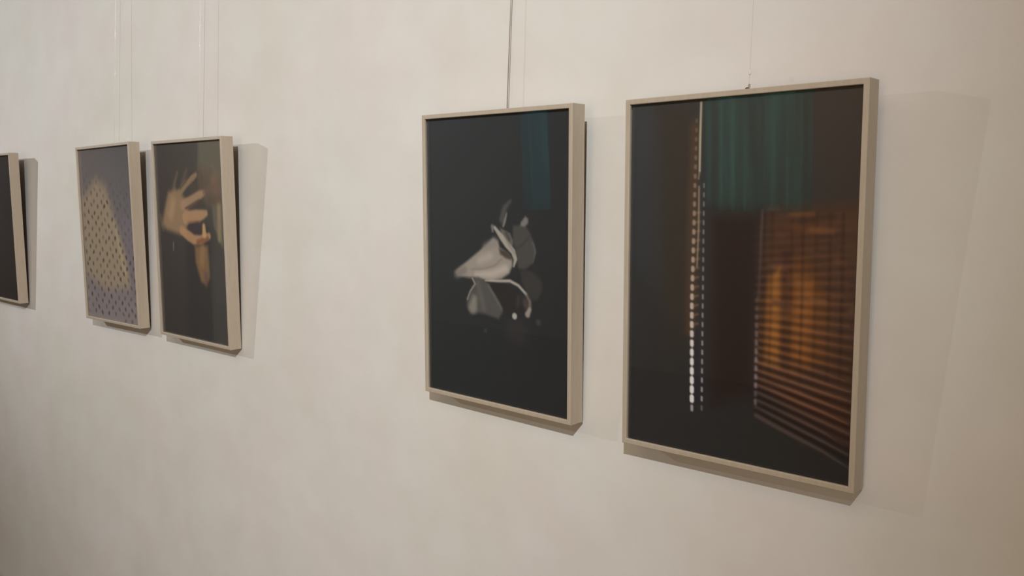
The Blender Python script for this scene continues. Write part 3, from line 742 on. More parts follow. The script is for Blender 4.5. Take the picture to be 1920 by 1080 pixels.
  ('s',[(290.8,213.8,5.0),(292.2,369.1,6.0),(291.6,527.6,4.0)],(44,32,28),0.43,4),
  ('s',[(306.2,213.7,5.0),(307.8,367.9,6.0),(307.3,525.4,4.0)],(44,32,28),0.34,4),
  ('s',[(343.3,213.3,5.0),(345.2,365.1,6.0),(345.1,520.0,4.0)],(44,32,28),0.36,4),
  ('s',[(363.8,213.1,5.0),(365.9,363.5,6.0),(366.0,517.0,4.0)],(44,32,28),0.44,4),
  ('s',[(387.8,212.9,5.0),(390.1,361.7,6.0),(390.5,513.5,4.0)],(44,32,28),0.3,4),
  ('s',[(412.2,212.7,5.0),(414.7,359.9,6.0),(415.3,510.0,4.0)],(44,32,28),0.42,4),
  ('s',[(434.3,212.5,5.0),(436.9,358.2,6.0),(437.8,506.8,4.0)],(44,32,28),0.46,4),
  ('s',[(274.2,214.9,4.5),(309.2,211.7,4.5),(349.1,209.3,4.5),(397.1,206.9,4.5),(450.2,203.1,4.5)],(34,26,25),0.08,3.8),
  ('s',[(274.4,222.7,4.0),(309.4,219.4,4.0),(349.3,216.8,4.0),(397.3,214.2,2.8),(442.0,210.3,0.6)],(156,106,64),0.03,3.5),
  ('s',[(274.7,231.4,4.7),(309.7,227.5,4.7),(349.6,225.8,4.7),(397.6,221.6,4.7),(450.8,218.7,4.7)],(34,26,25),0.08,3.8),
  ('s',[(274.9,239.3,4.2),(309.9,235.2,4.2),(349.9,233.4,4.2),(397.8,229.0,2.9),(442.8,226.0,0.6)],(156,106,64),0.04,3.5),
  ('s',[(275.1,246.1,4.8),(310.2,244.7,4.8),(350.1,240.7,4.8),(398.1,237.7,4.8),(451.3,232.0,4.8)],(34,26,25),0.09,3.8),
  ('s',[(275.3,254.1,4.3),(310.4,252.5,4.3),(350.3,248.4,4.3),(398.4,245.2,3.0),(448.8,239.4,0.6)],(156,106,64),0.05,3.5),
  ('s',[(275.6,262.8,5.0),(310.6,258.2,5.0),(350.6,255.5,5.0),(398.7,252.0,5.0),(451.9,246.5,5.0)],(34,26,25),0.1,3.8),
  ('s',[(275.8,270.8,4.5),(310.8,266.1,4.5),(350.8,263.3,4.5),(398.9,259.6,3.1),(448.7,254.0,0.7)],(156,106,64),0.05,3.5),
  ('s',[(276.0,277.1,5.1),(311.1,273.9,5.1),(351.0,269.6,5.1),(399.1,265.8,5.1),(452.4,260.8,5.1)],(34,26,25),0.12,3.8),
  ('s',[(276.2,285.2,4.6),(311.3,281.9,4.6),(351.3,277.4,4.6),(399.4,273.5,3.2),(448.7,268.4,0.7)],(156,106,64),0.07,3.5),
  ('s',[(276.4,292.6,5.3),(311.5,288.8,5.3),(351.5,285.0,5.3),(399.6,279.5,5.3),(452.9,274.8,5.3)],(34,26,25),0.13,3.8),
  ('s',[(276.6,300.8,4.8),(311.8,296.9,4.8),(351.8,293.0,4.8),(399.9,287.3,3.4),(442.2,282.8,0.7)],(156,106,64),0.1,3.5),
  ('s',[(276.8,306.7,5.5),(312.0,303.0,5.5),(352.0,299.3,5.5),(400.1,293.8,5.5),(453.4,288.1,5.5)],(34,26,25),0.15,3.8),
  ('s',[(277.0,315.0,5.0),(312.2,311.1,5.0),(352.3,307.3,5.0),(400.4,301.7,3.5),(440.4,296.3,0.7)],(156,106,64),0.1,3.5),
  ('s',[(277.3,322.1,5.6),(312.4,317.8,5.6),(352.5,315.1,5.6),(400.7,310.4,5.6),(454.1,304.3,5.6)],(34,26,25),0.17,3.8),
  ('s',[(277.5,330.5,5.1),(312.7,326.1,5.1),(352.8,323.2,5.1),(401.0,318.3,3.6),(453.7,312.0,0.8)],(156,106,64),0.13,3.5),
  ('s',[(277.7,336.6,5.8),(312.9,333.8,5.8),(353.0,330.0,5.8),(401.3,326.4,5.8),(454.7,322.1,5.8)],(34,26,25),0.19,3.8),
  ('s',[(277.9,345.1,5.3),(313.1,342.2,5.3),(353.3,338.2,5.3),(401.5,334.5,3.7),(445.4,330.5,0.8)],(156,106,64),0.16,3.5),
  ('s',[(278.1,350.6,5.9),(313.3,348.5,5.9),(353.6,347.3,5.9),(401.9,344.6,5.9),(455.5,341.3,5.9)],(34,26,25),0.22,3.8),
  ('s',[(278.3,359.2,5.4),(313.6,357.0,5.4),(353.8,355.6,5.4),(402.2,352.7,3.8),(441.2,350.2,0.8)],(156,106,64),0.15,3.5),
  ('s',[(278.5,364.8,6.1),(313.8,364.5,6.1),(354.1,362.9,6.1),(402.5,361.4,6.1),(456.1,359.5,6.1)],(34,26,25),0.24,3.8),
  ('s',[(278.7,373.4,5.6),(314.1,373.0,5.6),(354.3,371.3,5.6),(402.8,369.6,3.9),(454.5,367.7,0.8)],(156,106,64),0.2,3.5),
  ('s',[(278.9,380.3,6.3),(314.3,379.2,6.3),(354.6,378.4,6.3),(403.1,378.8,6.3),(456.8,377.0,6.3)],(34,26,25),0.27,3.8),
  ('s',[(279.2,389.1,5.8),(314.5,387.8,5.8),(354.8,386.8,5.8),(403.4,387.1,4.0),(447.7,385.9,0.9)],(156,106,64),0.2,3.5),
  ('s',[(279.3,394.5,6.4),(314.7,393.4,6.4),(355.1,395.7,6.4),(403.7,395.0,6.4),(457.5,396.0,6.4)],(34,26,25),0.3,3.8),
  ('s',[(279.6,403.3,5.9),(315.0,402.1,5.9),(355.4,404.2,5.9),(403.9,403.4,4.1),(451.7,404.8,0.9)],(156,106,64),0.23,3.5),
  ('s',[(279.7,409.2,6.6),(315.2,409.0,6.6),(355.6,410.3,6.6),(404.3,413.4,6.6),(458.3,415.3,6.6)],(34,26,25),0.33,3.8),
  ('s',[(280.0,418.2,6.1),(315.4,417.8,6.1),(355.9,418.9,6.1),(404.6,421.8,4.3),(450.1,424.5,0.9)],(156,106,64),0.29,3.5),
  ('s',[(280.1,422.6,6.7),(315.7,424.7,6.7),(356.2,427.0,6.7),(404.9,429.5,6.7),(458.9,432.8,6.7)],(34,26,25),0.36,3.8),
  ('s',[(280.4,431.6,6.2),(315.9,433.6,6.2),(356.4,435.8,6.2),(405.2,438.1,4.4),(458.2,441.2,0.9)],(156,106,64),0.27,3.5),
  ('s',[(280.6,437.5,6.9),(316.1,440.7,6.9),(356.7,442.6,6.9),(405.5,447.1,6.9),(459.7,452.5,6.9)],(34,26,25),0.39,3.8),
  ('s',[(280.8,446.7,6.4),(316.4,449.6,6.4),(356.9,451.4,6.4),(405.8,455.8,4.5),(454.8,461.6,1.0)],(156,106,64),0.27,3.5),
  ('s',[(281.0,451.9,7.1),(316.6,454.7,7.1),(357.2,459.8,7.1),(406.1,465.5,7.1),(460.3,470.1,7.1)],(34,26,25),0.42,3.8),
  ('s',[(281.2,461.1,6.6),(316.8,463.8,6.6),(357.5,468.7,6.6),(406.4,474.3,4.6),(451.3,479.9,1.0)],(156,106,64),0.28,3.5),
  ('s',[(281.4,465.5,7.2),(317.0,470.4,7.2),(357.7,475.5,7.2),(406.7,482.6,7.2),(461.1,489.7,7.2)],(34,26,25),0.46,3.8),
  ('s',[(281.6,474.8,6.7),(317.3,479.6,6.7),(358.0,484.5,6.7),(407.0,491.4,4.7),(448.0,500.2,1.0)],(142,102,78),0.31,3.5),
  ('s',[(281.7,479.1,7.4),(317.5,485.0,7.4),(358.2,491.2,7.4),(407.3,500.3,7.4),(461.8,508.8,7.4)],(34,26,25),0.49,3.8),
  ('s',[(282.0,488.5,6.9),(317.8,494.2,6.9),(358.5,500.3,6.9),(407.7,509.3,4.8),(455.7,518.5,1.0)],(142,102,78),0.44,3.5),
  ('s',[(282.2,494.8,7.5),(318.0,501.0,7.5),(358.8,508.7,7.5),(407.9,517.4,7.5),(462.4,526.1,7.5)],(34,26,25),0.53,3.8),
  ('s',[(282.5,504.3,7.0),(318.3,510.4,7.0),(359.1,517.9,7.0),(408.3,526.4,4.9),(458.5,535.6,1.1)],(142,102,78),0.42,3.5),
  ('s',[(282.6,508.3,7.7),(318.5,516.5,7.7),(359.3,523.8,7.7),(408.6,535.4,7.7),(463.2,545.3,7.7)],(34,26,25),0.57,3.8),
  ('s',[(282.8,517.9,7.2),(318.7,525.9,7.2),(359.6,533.0,7.2),(408.9,544.5,5.0),(458.3,555.1,1.1)],(142,102,78),0.46,3.5),
  ('s',[(283.0,522.6,7.9),(318.9,529.9,7.9),(359.8,540.6,7.9),(409.2,552.3,7.9),(463.9,564.5,7.9)],(34,26,25),0.61,3.8),
  ('s',[(283.3,532.2,7.4),(319.1,539.4,7.4),(360.1,550.0,7.4),(409.5,561.5,5.2),(454.3,575.2,1.1)],(142,102,78),0.44,3.5),
  ('s',[(283.4,535.8,8.0),(319.3,545.4,8.0),(360.4,556.8,8.0),(409.8,569.5,8.0),(464.6,583.7,8.0)],(34,26,25),0.65,3.8),
  ('s',[(283.6,545.6,7.5),(319.6,555.0,7.5),(360.7,566.3,7.5),(410.1,578.8,5.3),(461.4,593.5,1.1)],(100,82,74),0.45,3.5),
  ('s',[(283.8,550.9,8.2),(319.8,560.8,8.2),(360.9,572.3,8.2),(410.4,587.8,8.2),(465.3,603.1,8.2)],(34,26,25),0.65,3.8),
  ('s',[(284.1,560.7,7.7),(320.1,570.6,7.7),(361.2,581.8,7.7),(410.7,597.1,5.4),(449.7,615.4,1.2)],(100,82,74),0.45,3.5),
  ('s',[(284.2,564.9,8.3),(320.2,575.5,8.3),(361.4,589.1,8.3),(411.0,604.3,8.3),(466.1,622.7,8.3)],(34,26,25),0.65,3.8),
  ('s',[(284.5,574.8,7.8),(320.5,585.3,7.8),(361.7,598.8,7.8),(411.3,613.8,5.5),(465.2,632.3,1.2)],(100,82,74),0.45,3.5),
  ('s',[(284.6,578.2,8.5),(320.7,591.6,8.5),(361.9,605.4,8.5),(411.6,622.0,8.5),(466.8,641.2,8.5)],(34,26,25),0.65,3.8),
  ('s',[(284.9,588.3,8.0),(321.0,601.6,8.0),(362.3,615.2,8.0),(411.9,631.6,5.6),(459.4,652.2,1.2)],(100,82,74),0.45,3.5),
  ('s',[(280.2,370.0,4.0),(280.3,374.9,5.0)],(168,156,166),0.25,4),
  ('s',[(280.4,385.7,4.0),(280.5,390.7,5.0)],(168,156,166),0.34,4),
  ('s',[(280.6,401.5,4.0),(280.7,406.5,5.0)],(168,156,166),0.43,4),
  ('s',[(280.8,417.4,4.0),(280.9,422.3,5.0)],(168,156,166),0.52,4),
  ('s',[(281.0,433.2,4.0),(281.1,438.2,5.0)],(168,156,166),0.61,4),
  ('s',[(281.1,449.1,4.0),(281.3,454.1,5.0)],(168,156,166),0.7,4),
  ('s',[(281.3,465.0,4.0),(281.5,470.0,5.0)],(168,156,166),0.79,4),
  ('s',[(281.5,481.0,4.0),(281.7,485.9,5.0)],(168,156,166),0.85,4),
  ('s',[(281.7,496.9,4.0),(281.9,501.9,5.0)],(168,156,166),0.85,4),
  ('s',[(281.9,512.9,4.0),(282.1,517.9,5.0)],(168,156,166),0.85,4),
  ('s',[(282.1,529.0,4.0),(282.2,534.0,5.0)],(168,156,166),0.85,4),
  ('s',[(282.3,545.0,4.0),(282.4,550.0,5.0)],(168,156,166),0.45,4),
  ('s',[(282.5,561.1,4.0),(282.6,566.1,5.0)],(168,156,166),0.45,4),
  ('s',[(286.5,209.0,3.0),(284.5,281.6,4.0),(282.8,369.8,4.0)],(110,92,92),0.35,4),
  ('s',[(279.2,281.8,10.0),(281.6,549.1,10.0)],(38,30,34),0.3,5),
  ('s',[(142.4,48.2,16.0),(143.1,235.6,24.0),(141.7,443.2,20.0)],(78,58,42),0.55,10),
  ('s',[(156.4,6.3,4.2),(155.7,73.9,4.8),(155.9,134.1,4.2)],(152,142,122),0.9,2),
  ('s',[(155.9,134.1,4.0),(153.9,149.2,3.0)],(150,138,120),0.5,2),
  ('s',[(155.4,164.4,3.4),(156.1,245.6,3.6),(154.2,317.4,3.0)],(134,120,104),0.75,2.2),
  ('s',[(147.4,38.3,5.5),(147.5,40.7,5.5)],(110,92,76),0.45,2.3),
  ('s',[(147.3,55.6,5.6),(147.3,58.2,5.6)],(113,96,80),0.47,2.3),
  ('s',[(147.1,73.0,5.7),(147.2,75.7,5.7)],(117,100,85),0.48,2.3),
  ('s',[(147.0,90.4,5.9),(147.0,93.2,5.9)],(121,104,90),0.5,2.3),
  ('s',[(146.8,107.8,6.0),(146.9,110.8,6.0)],(125,108,95),0.51,2.3),
  ('s',[(146.7,125.3,6.1),(146.7,128.4,6.1)],(128,113,100),0.53,2.3),
  ('s',[(146.5,142.8,6.2),(146.6,146.1,6.2)],(132,117,105),0.54,2.3),
  ('s',[(146.3,160.3,6.3),(146.4,163.7,6.3)],(136,121,110),0.56,2.3),
  ('s',[(165.8,159.3,3.0),(165.9,165.3,3.0)],(150,148,158),0.5,2.2),
  ('s',[(146.2,177.9,6.5),(146.3,181.5,6.5)],(140,125,115),0.58,2.3),
  ('s',[(166.0,176.8,3.0),(166.1,182.8,3.0)],(150,148,158),0.51,2.2),
  ('s',[(146.0,195.5,6.6),(146.1,199.3,6.6)],(144,130,120),0.59,2.3),
  ('s',[(166.2,194.3,3.1),(166.3,200.4,3.1)],(150,148,158),0.53,2.2),
  ('s',[(145.9,213.2,6.7),(146.0,217.1,6.7)],(147,134,125),0.61,2.3),
  ('s',[(148.3,215.1,3.0),(158.6,213.0,2.5)],(150,116,82),0.5,4),
  ('s',[(166.4,211.9,3.1),(166.5,218.0,3.1)],(150,148,158),0.54,2.2),
  ('s',[(145.7,230.9,6.8),(145.8,234.9,6.8)],(151,138,130),0.62,2.3),
  ('s',[(148.1,232.9,3.0),(158.5,230.7,2.5)],(150,116,82),0.5,4),
  ('s',[(166.5,229.5,3.2),(166.7,235.6,3.2)],(150,148,158),0.56,2.2),
  ('s',[(145.6,248.7,6.9),(145.7,252.8,6.9)],(155,142,135),0.64,2.3),
  ('s',[(148.0,250.7,3.0),(158.3,248.4,2.5)],(150,116,82),0.5,4),
  ('s',[(166.7,247.2,3.2),(166.9,253.3,3.2)],(150,148,158),0.57,2.2),
  ('s',[(145.4,266.4,7.1),(145.5,270.8,7.1)],(159,147,140),0.66,2.3),
  ('s',[(147.8,268.5,3.0),(158.2,266.2,2.5)],(150,116,82),0.5,4),
  ('s',[(166.9,264.9,3.3),(167.1,271.0,3.3)],(150,148,158),0.59,2.2),
  ('s',[(145.3,284.3,7.2),(145.4,288.7,7.2)],(163,151,145),0.67,2.3),
  ('s',[(147.7,286.4,3.0),(158.1,284.0,2.5)],(150,116,82),0.5,4),
  ('s',[(167.1,282.6,3.3),(167.2,288.7,3.3)],(150,148,158),0.6,2.2),
  ('s',[(145.1,302.1,7.3),(145.2,306.8,7.3)],(166,155,150),0.69,2.3),
  ('s',[(147.5,304.3,3.0),(157.9,301.8,2.5)],(150,116,82),0.5,4),
  ('s',[(167.3,300.4,3.4),(167.4,306.5,3.4)],(150,148,158),0.61,2.2),
  ('s',[(145.0,320.0,7.4),(145.1,324.8,7.4)],(170,159,154),0.7,2.3),
  ('s',[(147.3,322.3,3.0),(157.8,319.7,2.5)],(150,116,82),0.5,4),
  ('s',[(167.5,318.2,3.4),(167.6,324.3,3.4)],(150,148,158),0.63,2.2),
  ('s',[(144.8,338.0,7.5),(144.9,342.9,7.5)],(174,164,159),0.72,2.3),
  ('s',[(147.2,340.3,3.0),(157.6,337.6,2.5)],(150,116,82),0.5,4),
  ('s',[(167.7,336.0,3.5),(167.8,342.2,3.5)],(150,148,158),0.64,2.2),
  ('s',[(144.6,356.0,7.7),(144.8,361.1,7.7)],(178,168,164),0.73,2.3),
  ('s',[(147.0,358.4,3.0),(157.5,355.6,2.5)],(150,116,82),0.5,4),
  ('s',[(167.9,353.9,3.5),(168.0,360.1,3.5)],(150,148,158),0.66,2.2),
  ('s',[(144.5,374.0,7.8),(144.6,379.3,7.8)],(182,172,169),0.75,2.3),
  ('s',[(146.9,376.5,3.0),(157.4,373.6,2.5)],(150,116,82),0.5,4),
  ('s',[(168.1,371.8,3.6),(168.2,378.0,3.6)],(150,148,158),0.67,2.2),
  ('s',[(144.5,392.1,7.9),(144.6,397.5,7.9)],(185,176,174),0.77,2.3),
  ('s',[(146.9,394.6,3.0),(157.4,391.7,2.5)],(150,116,82),0.5,4),
  ('s',[(168.2,389.8,3.6),(168.4,396.0,3.6)],(150,148,158),0.68,2.2),
  ('s',[(144.9,410.2,8.0),(145.0,415.7,8.0)],(189,181,179),0.78,2.3),
  ('s',[(147.3,412.7,3.0),(157.8,409.7,2.5)],(150,116,82),0.5,4),
  ('s',[(168.4,407.7,3.7),(168.6,413.9,3.7)],(150,148,158),0.7,2.2),
  ('s',[(145.2,428.3,8.1),(145.4,434.0,8.1)],(193,185,184),0.8,2.3),
  ('s',[(147.7,430.9,3.0),(158.2,427.8,2.5)],(150,116,82),0.5,4),
  ('s',[(168.6,425.8,3.7),(168.8,432.0,3.7)],(150,148,158),0.71,2.2),
  ('s',[(145.6,446.4,8.3),(145.8,452.3,8.3)],(197,189,189),0.81,2.3),
  ('s',[(168.8,443.8,3.8),(169.0,450.0,3.8)],(150,148,158),0.73,2.2),
  ('s',[(146.0,464.6,8.4),(146.2,470.6,8.4)],(201,193,194),0.83,2.3),
  ('s',[(169.0,461.9,3.8),(169.2,468.2,3.8)],(150,148,158),0.74,2.2),
  ('s',[(146.4,482.8,8.5),(146.6,488.9,8.5)],(204,197,199),0.85,2.3),
  ('s',[(169.2,480.0,3.9),(169.4,486.3,3.9)],(150,148,158),0.76,2.2),
  ('s',[(146.8,501.0,8.6),(147.0,507.3,8.6)],(208,202,204),0.86,2.3),
  ('s',[(169.4,498.2,3.9),(169.5,504.5,3.9)],(150,148,158),0.77,2.2),
  ('s',[(147.2,519.3,8.7),(147.4,525.8,8.7)],(212,206,209),0.88,2.3),
  ('s',[(169.6,516.4,4.0),(169.7,522.7,4.0)],(150,148,158),0.78,2.2),
  ('s',[(147.6,537.6,8.9),(147.8,544.2,8.9)],(216,210,214),0.89,2.3),
  ('s',[(169.8,534.7,4.0),(169.9,540.9,4.0)],(150,148,158),0.8,2.2),
  ('s',[(148.0,555.9,9.0),(148.2,562.7,9.0)],(220,214,219),0.91,2.3),
  ('s',[(170.0,552.9,4.1),(170.1,559.2,4.1)],(150,148,158),0.81,2.2),
  ('s',[(148.4,574.3,9.1),(148.6,581.3,9.1)],(223,219,224),0.92,2.3),
  ('s',[(170.2,571.2,4.1),(170.3,577.6,4.1)],(150,148,158),0.83,2.2),
  ('s',[(148.8,592.7,6.2),(149.0,599.8,6.2)],(227,223,228),0.5,2.3),
  ('s',[(170.4,589.6,4.2),(170.5,595.9,4.2)],(150,148,158),0.4,2.2),
  ('s',[(146.8,463.7,2.0),(148.1,574.6,3.5)],(205,202,216),0.5,3),
  ('s',[(157.0,441.7,6.0),(158.8,578.3,6.0)],(36,34,56),0.5,4),
  ('s',[(392.4,421.2,9.0),(424.2,417.4,6.5)],(96,72,58),0.2,5),
  ('s',[(346.8,238.3,10.8),(389.5,242.8,8.9)],(104,66,40),0.29,5),
  ('s',[(443.1,252.1,8.9),(464.9,254.9,7.6)],(52,38,34),0.29,5),
  ('s',[(393.2,339.7,10.7),(422.8,344.1,5.7)],(46,34,32),0.28,5),
  ('s',[(446.1,326.5,5.4),(480.3,330.2,7.2)],(52,38,34),0.39,5),
  ('s',[(367.1,439.6,7.5),(388.5,437.4,4.8)],(46,34,32),0.17,5),
  ('s',[(319.6,397.4,9.2),(358.1,393.2,7.8)],(128,84,48),0.22,5),
  ('s',[(325.9,378.3,6.4),(349.3,381.3,4.3)],(128,84,48),0.19,5),
  ('s',[(454.9,375.7,8.9),(486.7,375.3,7.4)],(96,72,58),0.23,5),
  ('s',[(323.4,274.2,10.2),(345.7,278.7,7.9)],(52,38,34),0.22,5),
  ('s',[(310.9,309.9,6.6),(335.7,314.0,7.8)],(128,84,48),0.2,5),
  ('s',[(371.6,246.8,7.5),(395.8,248.5,5.7)],(104,66,40),0.18,5),
  ('s',[(395.3,253.1,8.2),(434.4,252.7,7.1)],(46,34,32),0.27,5),
  ('s',[(434.8,302.0,9.2),(459.5,305.4,5.6)],(52,38,34),0.24,5),
  ('s',[(294.1,217.5,7.7),(310.1,218.0,6.8)],(46,34,32),0.26,5),
  ('s',[(412.9,269.7,10.8),(431.6,272.2,5.1)],(52,38,34),0.32,5),
  ('s',[(336.9,216.8,5.0),(352.8,218.3,6.8)],(104,66,40),0.22,5),
  ('s',[(361.5,343.6,10.9),(399.3,341.8,6.9)],(104,66,40),0.23,5),
  ('s',[(410.3,241.5,6.0),(424.8,245.3,8.8)],(52,38,34),0.22,5),
  ('s',[(452.0,343.7,6.6),(490.1,342.5,6.9)],(46,34,32),0.28,5),
  ('s',[(306.6,308.2,11.2),(345.5,306.0,6.0)],(96,72,58),0.33,5),
  ('s',[(394.0,238.1,7.9),(422.0,240.3,6.5)],(128,84,48),0.16,5),
  ('s',[(383.6,364.0,10.0),(406.4,366.6,6.8)],(128,84,48),0.33,5),
  ('s',[(448.0,424.3,7.5),(469.3,421.5,4.7)],(96,72,58),0.16,5),
  ('s',[(341.9,336.8,11.7),(376.5,339.9,4.9)],(96,72,58),0.16,5),
  ('s',[(303.4,348.0,9.8),(337.8,349.3,6.0)],(128,84,48),0.16,5),
  ('s',[(452.8,381.2,10.8),(486.6,377.8,5.0)],(96,72,58),0.26,5),
  ('s',[(425.2,294.7,9.4),(440.8,299.3,5.9)],(104,66,40),0.33,5),
  ('s',[(314.3,375.1,10.1),(346.5,379.1,4.2)],(96,72,58),0.33,5),
  ('s',[(376.9,280.1,6.6),(392.2,284.7,6.4)],(96,72,58),0.22,5),
  ('s',[(297.0,205.9,5.6),(317.3,206.5,6.9)],(96,72,58),0.18,5),
  ('s',[(293.3,246.6,7.3),(312.1,250.9,4.5)],(46,34,32),0.16,5),
  ('s',[(338.5,329.1,6.2),(383.5,329.0,8.5)],(104,66,40),0.3,5),
  ('s',[(419.9,355.8,7.1),(451.1,353.2,8.0)],(128,84,48),0.18,5),
  ('s',[(381.5,219.0,9.5),(418.9,218.5,8.4)],(46,34,32),0.31,5),
  ('s',[(309.8,402.6,7.7),(346.6,398.9,7.9)],(104,66,40),0.35,5),
  ('s',[(357.6,226.5,10.8),(383.4,226.1,5.8)],(46,34,32),0.29,5),
  ('s',[(361.2,365.2,6.3),(404.8,365.2,8.4)],(96,72,58),0.28,5),
  ('s',[(315.7,250.8,5.3),(330.8,254.9,4.3)],(96,72,58),0.2,5),
  ('s',[(456.7,404.5,6.8),(476.1,404.7,7.5)],(52,38,34),0.32,5),
  ('s',[(358.1,385.5,6.8),(372.0,387.7,4.6)],(128,84,48),0.27,5),
  ('s',[(444.0,353.9,7.5),(469.7,355.6,5.9)],(52,38,34),0.39,5),
  ('s',[(342.5,214.6,6.3),(380.3,213.7,7.6)],(128,84,48),0.32,5),
  ('s',[(314.4,374.3,8.5),(336.7,376.8,5.8)],(52,38,34),0.36,5),
  ('s',[(379.6,241.1,10.0),(415.4,244.1,8.8)],(128,84,48),0.31,5),
  ('s',[(425.0,348.0,8.8),(452.8,349.5,5.1)],(52,38,34),0.15,5),
 ],
 5: [
 ],
}

# base tones of each print (sRGB as lit, some glass haze painted in): four corners TL, TR, BL, BR
BASE = {
    1: ((104, 98, 98), (90, 90, 92), (124, 117, 119), (122, 115, 118)),
    2: ((76, 71, 70), (84, 82, 76), (66, 62, 60), (64, 63, 62)),
    3: ((58, 60, 62), (48, 50, 52), (47, 50, 50), (45, 45, 46)),
    5: ((70, 68, 70), (62, 60, 62), (58, 56, 56), (52, 50, 50)),
    4: ((52, 54, 56), (56, 50, 46), (41, 41, 42), (38, 37, 37)),
}
GAIN = {1: 0.53, 2: 0.56, 3: 0.60, 4: 0.50, 5: 0.56}       # light reaching the print
HAZE = {1: 0.010, 2: 0.006, 3: 0.005, 4: 0.003, 5: 0.006}   # what the glass adds


def lin(c):
    c = np.asarray(c, float) / 255.0
    return np.where(c <= 0.04045, c / 12.92, ((c + 0.055) / 1.055) ** 2.4)


def seg_dist(X, Y, a, b):
    ax, ay = a[0], a[1]
    dx, dy = b[0] - ax, b[1] - ay
    L = dx * dx + dy * dy
    t = np.clip(((X - ax) * dx + (Y - ay) * dy) / L, 0, 1) if L > 1e-9 else np.zeros_like(X)
    return np.hypot(X - ax - t * dx, Y - ay - t * dy), t


def paint(idx, X, Y, W, H):
    tl, tr, bl, br = [np.array(c, float) for c in BASE[idx]]
    U, V = (X / W)[..., None], (Y / H)[..., None]
    img = (tl * (1 - U) + tr * U) * (1 - V) + (bl * (1 - U) + br * U) * V
    for s in ART[idx]:
        kind, pts, col, al, bl_ = s
        px = np.array([p[0] for p in pts]); py = np.array([p[1] for p in pts])
        pad = bl_ * 2.2 + (max(p[2] for p in pts) if kind == 's' else 0)
        m = (X > px.min() - pad) & (X < px.max() + pad) & (Y > py.min() - pad) & (Y < py.max() + pad)
        if not m.any():
            continue
        x, y = X[m], Y[m]
        if kind == 'p':
            d = np.full(x.shape, 1e9)
            ins = np.zeros(x.shape, bool)
            n = len(pts)
            for i in range(n):
                a, b = pts[i], pts[(i + 1) % n]
                d = np.minimum(d, seg_dist(x, y, a, b)[0])
                cond = ((a[1] > y) != (b[1] > y))
                with np.errstate(divide='ignore', invalid='ignore'):
                    xi = (b[0] - a[0]) * (y - a[1]) / (b[1] - a[1] if b[1] != a[1] else 1e-9) + a[0]
                ins ^= cond & (x < xi)
            sd = np.where(ins, -d, d)
        else:
            sd = np.full(x.shape, 1e9)
            for i in range(len(pts) - 1):
                dd, t = seg_dist(x, y, pts[i], pts[i + 1])
                r = (pts[i][2] * (1 - t) + pts[i + 1][2] * t) / 2
                sd = np.minimum(sd, dd - r)
        k = np.clip(0.5 - sd / (2 * bl_), 0, 1)
        k = (k * k * (3 - 2 * k) * al)[:, None]
        img[m] = img[m] * (1 - k) + np.array(col, float) * k
    return img


def make_print_mat(idx):
    m, nt, p = new_mat('printed_paper_%d' % idx)
    at = nt.nodes.new('ShaderNodeAttribute')
    at.attribute_name = 'ink'
    tc = nt.nodes.new('ShaderNodeTexCoord').outputs['Object']
    g = ramp(nt, noise(nt, tc, 900.0, 2), [(0.3, (0.93, 0.93, 0.93)), (0.7, (1.0, 1.0, 1.0))])
    nt.links.new(mix(nt, 'MULTIPLY', 1.0, at.outputs['Color'], g), p.inputs['Base Color'])
    p.inputs['Roughness'].default_value = 0.8
    p.inputs['Specular IOR Level'].default_value = 0.0
    return m


B, REC = 0.0105, 0.006       # face width of the moulding, depth of the glass below it


